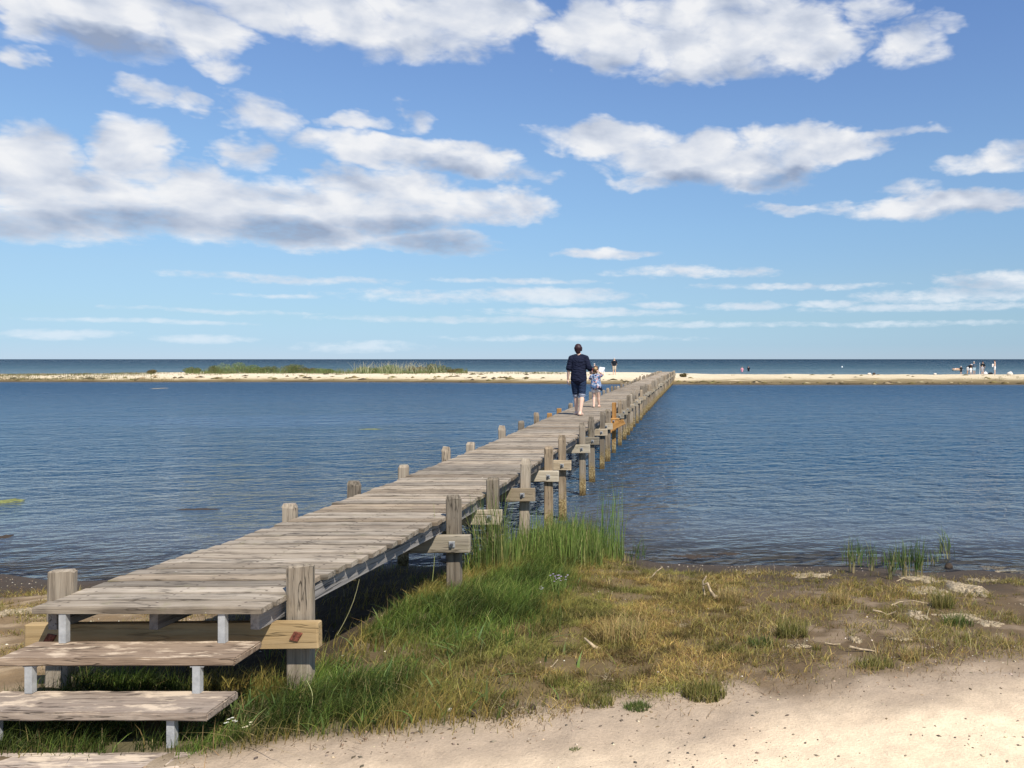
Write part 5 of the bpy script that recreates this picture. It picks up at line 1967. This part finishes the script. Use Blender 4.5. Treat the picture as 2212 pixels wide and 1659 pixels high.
# white beach chair
bc = props(empty('beach_chair', ((1300 - VPX) * 88.5 / F, 88.5, bz(1300, 88.5)), -.25), 'white fabric beach chair on the sandbar behind the child', 'chair')
MW = simple_mat('white_canvas', (.60, .62, .65), .8, .08)
obj('backrest', box_mesh('backrest', .62, .04, .46, .01), MW, bc, (-.05, .0, .42), (R(-24), R(6), 0))
obj('seat', box_mesh('seat', .62, .50, .04, .01), MW, bc, (0, -.28, .36), (R(5), 0, 0))
for lx_ in (-.30, .30):
    for ly_ in (-.48, .12):
        obj('leg', tube_mesh('leg', [(0, 0, -.05), (0, 0, .42)], [.02, .02]), MW, bc, (lx_, ly_, 0), (0, math.copysign(.08, -lx_), 0))
    obj('armrest', box_mesh('armrest', .05, .52, .03, .004), MW, bc, (lx_, -.22, .60))

# bathers
yb = CAM_Z * F / (803 - HORY)
far_person(1603, yb, 0, 1.72, 'bather with pink top standing in the sea', M_PINK, M_PINK, M_BLOND, 'hip', M_SKIN, hidden=.78)
far_person(1617, yb + 8, 0, 1.74, 'bather in black swimsuit standing in the sea right of the pink one', M_BLACKC, M_BLACKC, M_DKHAIR, 'hip', M_SKIN, hidden=.72)
# a swimmer lying on an air mattress
yl = CAM_Z * F / (800.5 - HORY)
am = props(empty('air_mattress', ((2066 - VPX) * yl / F, yl, .02), .1), 'tan inflatable mattress floating left of the beach group', 'mattress')
for q in range(4):
    obj('tube', flesh('tube', [((-.75, -.30 + q * .2, .10), (.75, -.30 + q * .2, .10), .11, .11)], .03, 1), simple_mat('tan_vinyl', (.58, .42, .27), .5), am)
obj('pillow', flesh('pillow', [((.72, -.28, .22), (.72, .28, .22), .12, .12)], .03, 1), simple_mat('cream_vinyl', (.70, .62, .48), .5), am)
lay = props(empty('person', ((2066 - VPX) * yl / F, yl, .22)), 'sun tanned swimmer lying stretched out on the mattress', 'person')
obj('body', flesh('body', [((-.25, 0, .14), (.35, 0, .14), .13, .14, 1.1, .8), ((.35, 0, .15), (.58, 0, .20), .06, .05), ((.62, 0, .22), (.66, 0, .23), .10, .10), ((-.25, -.09, .12), (-.60, -.1, .22), .08, .06), ((-.60, -.1, .22), (-.95, -.1, .10), .055, .04), ((-.25, .09, .12), (-.95, .1, .12), .08, .04), ((.3, -.18, .14), (-.1, -.26, .1), .05, .035), ((.3, .18, .14), (-.1, .26, .1), .05, .035)], .025, 2), M_TANSKIN, lay)
obj('trunks', flesh('trunks', [((-.30, -.08, .13), (-.30, .08, .13), .125, .125)], .025, 2), M_WHITEC, lay)
obj('hair', flesh('hair', [((.68, 0, .25), (.72, 0, .25), .10, .09)], .025, 2), M_BLOND, lay)

# the group on the right sandbar
Yg = 106.0
far_person(2076, Yg, bz(2076, Yg), 1.08, 'small child in dark clothes and pale hat, leftmost of the beach group', M_BLACKC, M_BLACKC, M_BLOND, hat=M_WHITEC)
far_person(2090, Yg, bz(2090, Yg), 1.72, 'person in black top and white shorts bending over on the beach', M_BLACKC, M_WHITEC, M_WHITEC, 'bend', hat=M_WHITEC)
far_person(2097, Yg - .6, bz(2097, Yg - .6), .98, 'toddler in white beside the bending person', M_WHITEC, M_WHITEC, M_BLOND, skin=M_SKIN)
far_person(2104, Yg, bz(2104, Yg), 1.70, 'person in blue grey jacket and light blue shorts in the beach group', M_STEELB, M_LBLUE, M_GREYHAIR, 'hip')
far_person(2123, Yg + .6, bz(2123, Yg + .6), 1.70, 'person all in black standing behind a child in grey', M_BLACKC, M_BLACKC, M_DKHAIR)
far_person(2122, Yg - .7, bz(2122, Yg - .7), 1.22, 'child in grey standing in front of the person in black', M_GREYC, M_GREYC, M_BLOND, skin=M_SKIN)
far_person(2149, Yg, bz(2149, Yg), 1.84, 'bare chested person in pale shorts holding a white towel, rightmost', None, M_WHITEC, M_DKHAIR, 'carry', M_SKIN, rz=1.2)


def bag(px, y, w, h, mat, name, label, cat):
    x, y, z = bar_pt(px, y)
    root = props(empty(name, (x, y, z)), label, cat)
    obj('sack', flesh('sack', [((-w * .25, 0, h * .35), (w * .25, 0, h * .40), h * .42, h * .36, 1.0, .8), ((0, 0, h * .5), (.02, 0, h * .75), h * .28, h * .2)], .02, 3), mat, root)
    obj('handle', tube_mesh('handle', [(-w * .2, 0, h * .8), (-w * .1, 0, h * 1.05), (w * .1, 0, h * 1.05), (w * .2, 0, h * .8)], [.015] * 4), mat, root)


bag(2129, Yg - 1.0, .45, .42, M_WHITEC, 'beach_bag', 'white bag beside the child in grey on the beach', 'bag')
bag(2140, Yg - .2, .80, .30, M_BLACKC, 'duffel_bag', 'black heap of bags left of the bare chested person', 'bag')
tw = props(empty('towel', ((2144 - VPX) * Yg / F, Yg - .1, bz(2144, Yg) + 1.0)), 'white towel held by the bare chested person', 'towel')
obj('fold', flesh('fold', [((0, 0, .28), (-.03, 0, .0), .10, .08, 1.2, .7)], .02, 3), M_WHITEC, tw)
pl = props(obj('fishing_pole', tube_mesh('fishing_pole', [(0, 0, 0), (.03, 0, .8), (.02, 0, 1.55)], [.022, .02, .014]), M_WHITEC, None, bar_pt(2116, Yg)), 'thin pale pole standing beside the person in black', 'pole')
print('objects', len(bpy.data.objects), 'tris about', sum(len(o.data.loops) - 2 * len(o.data.polygons) for o in bpy.data.objects if o.type == 'MESH'))
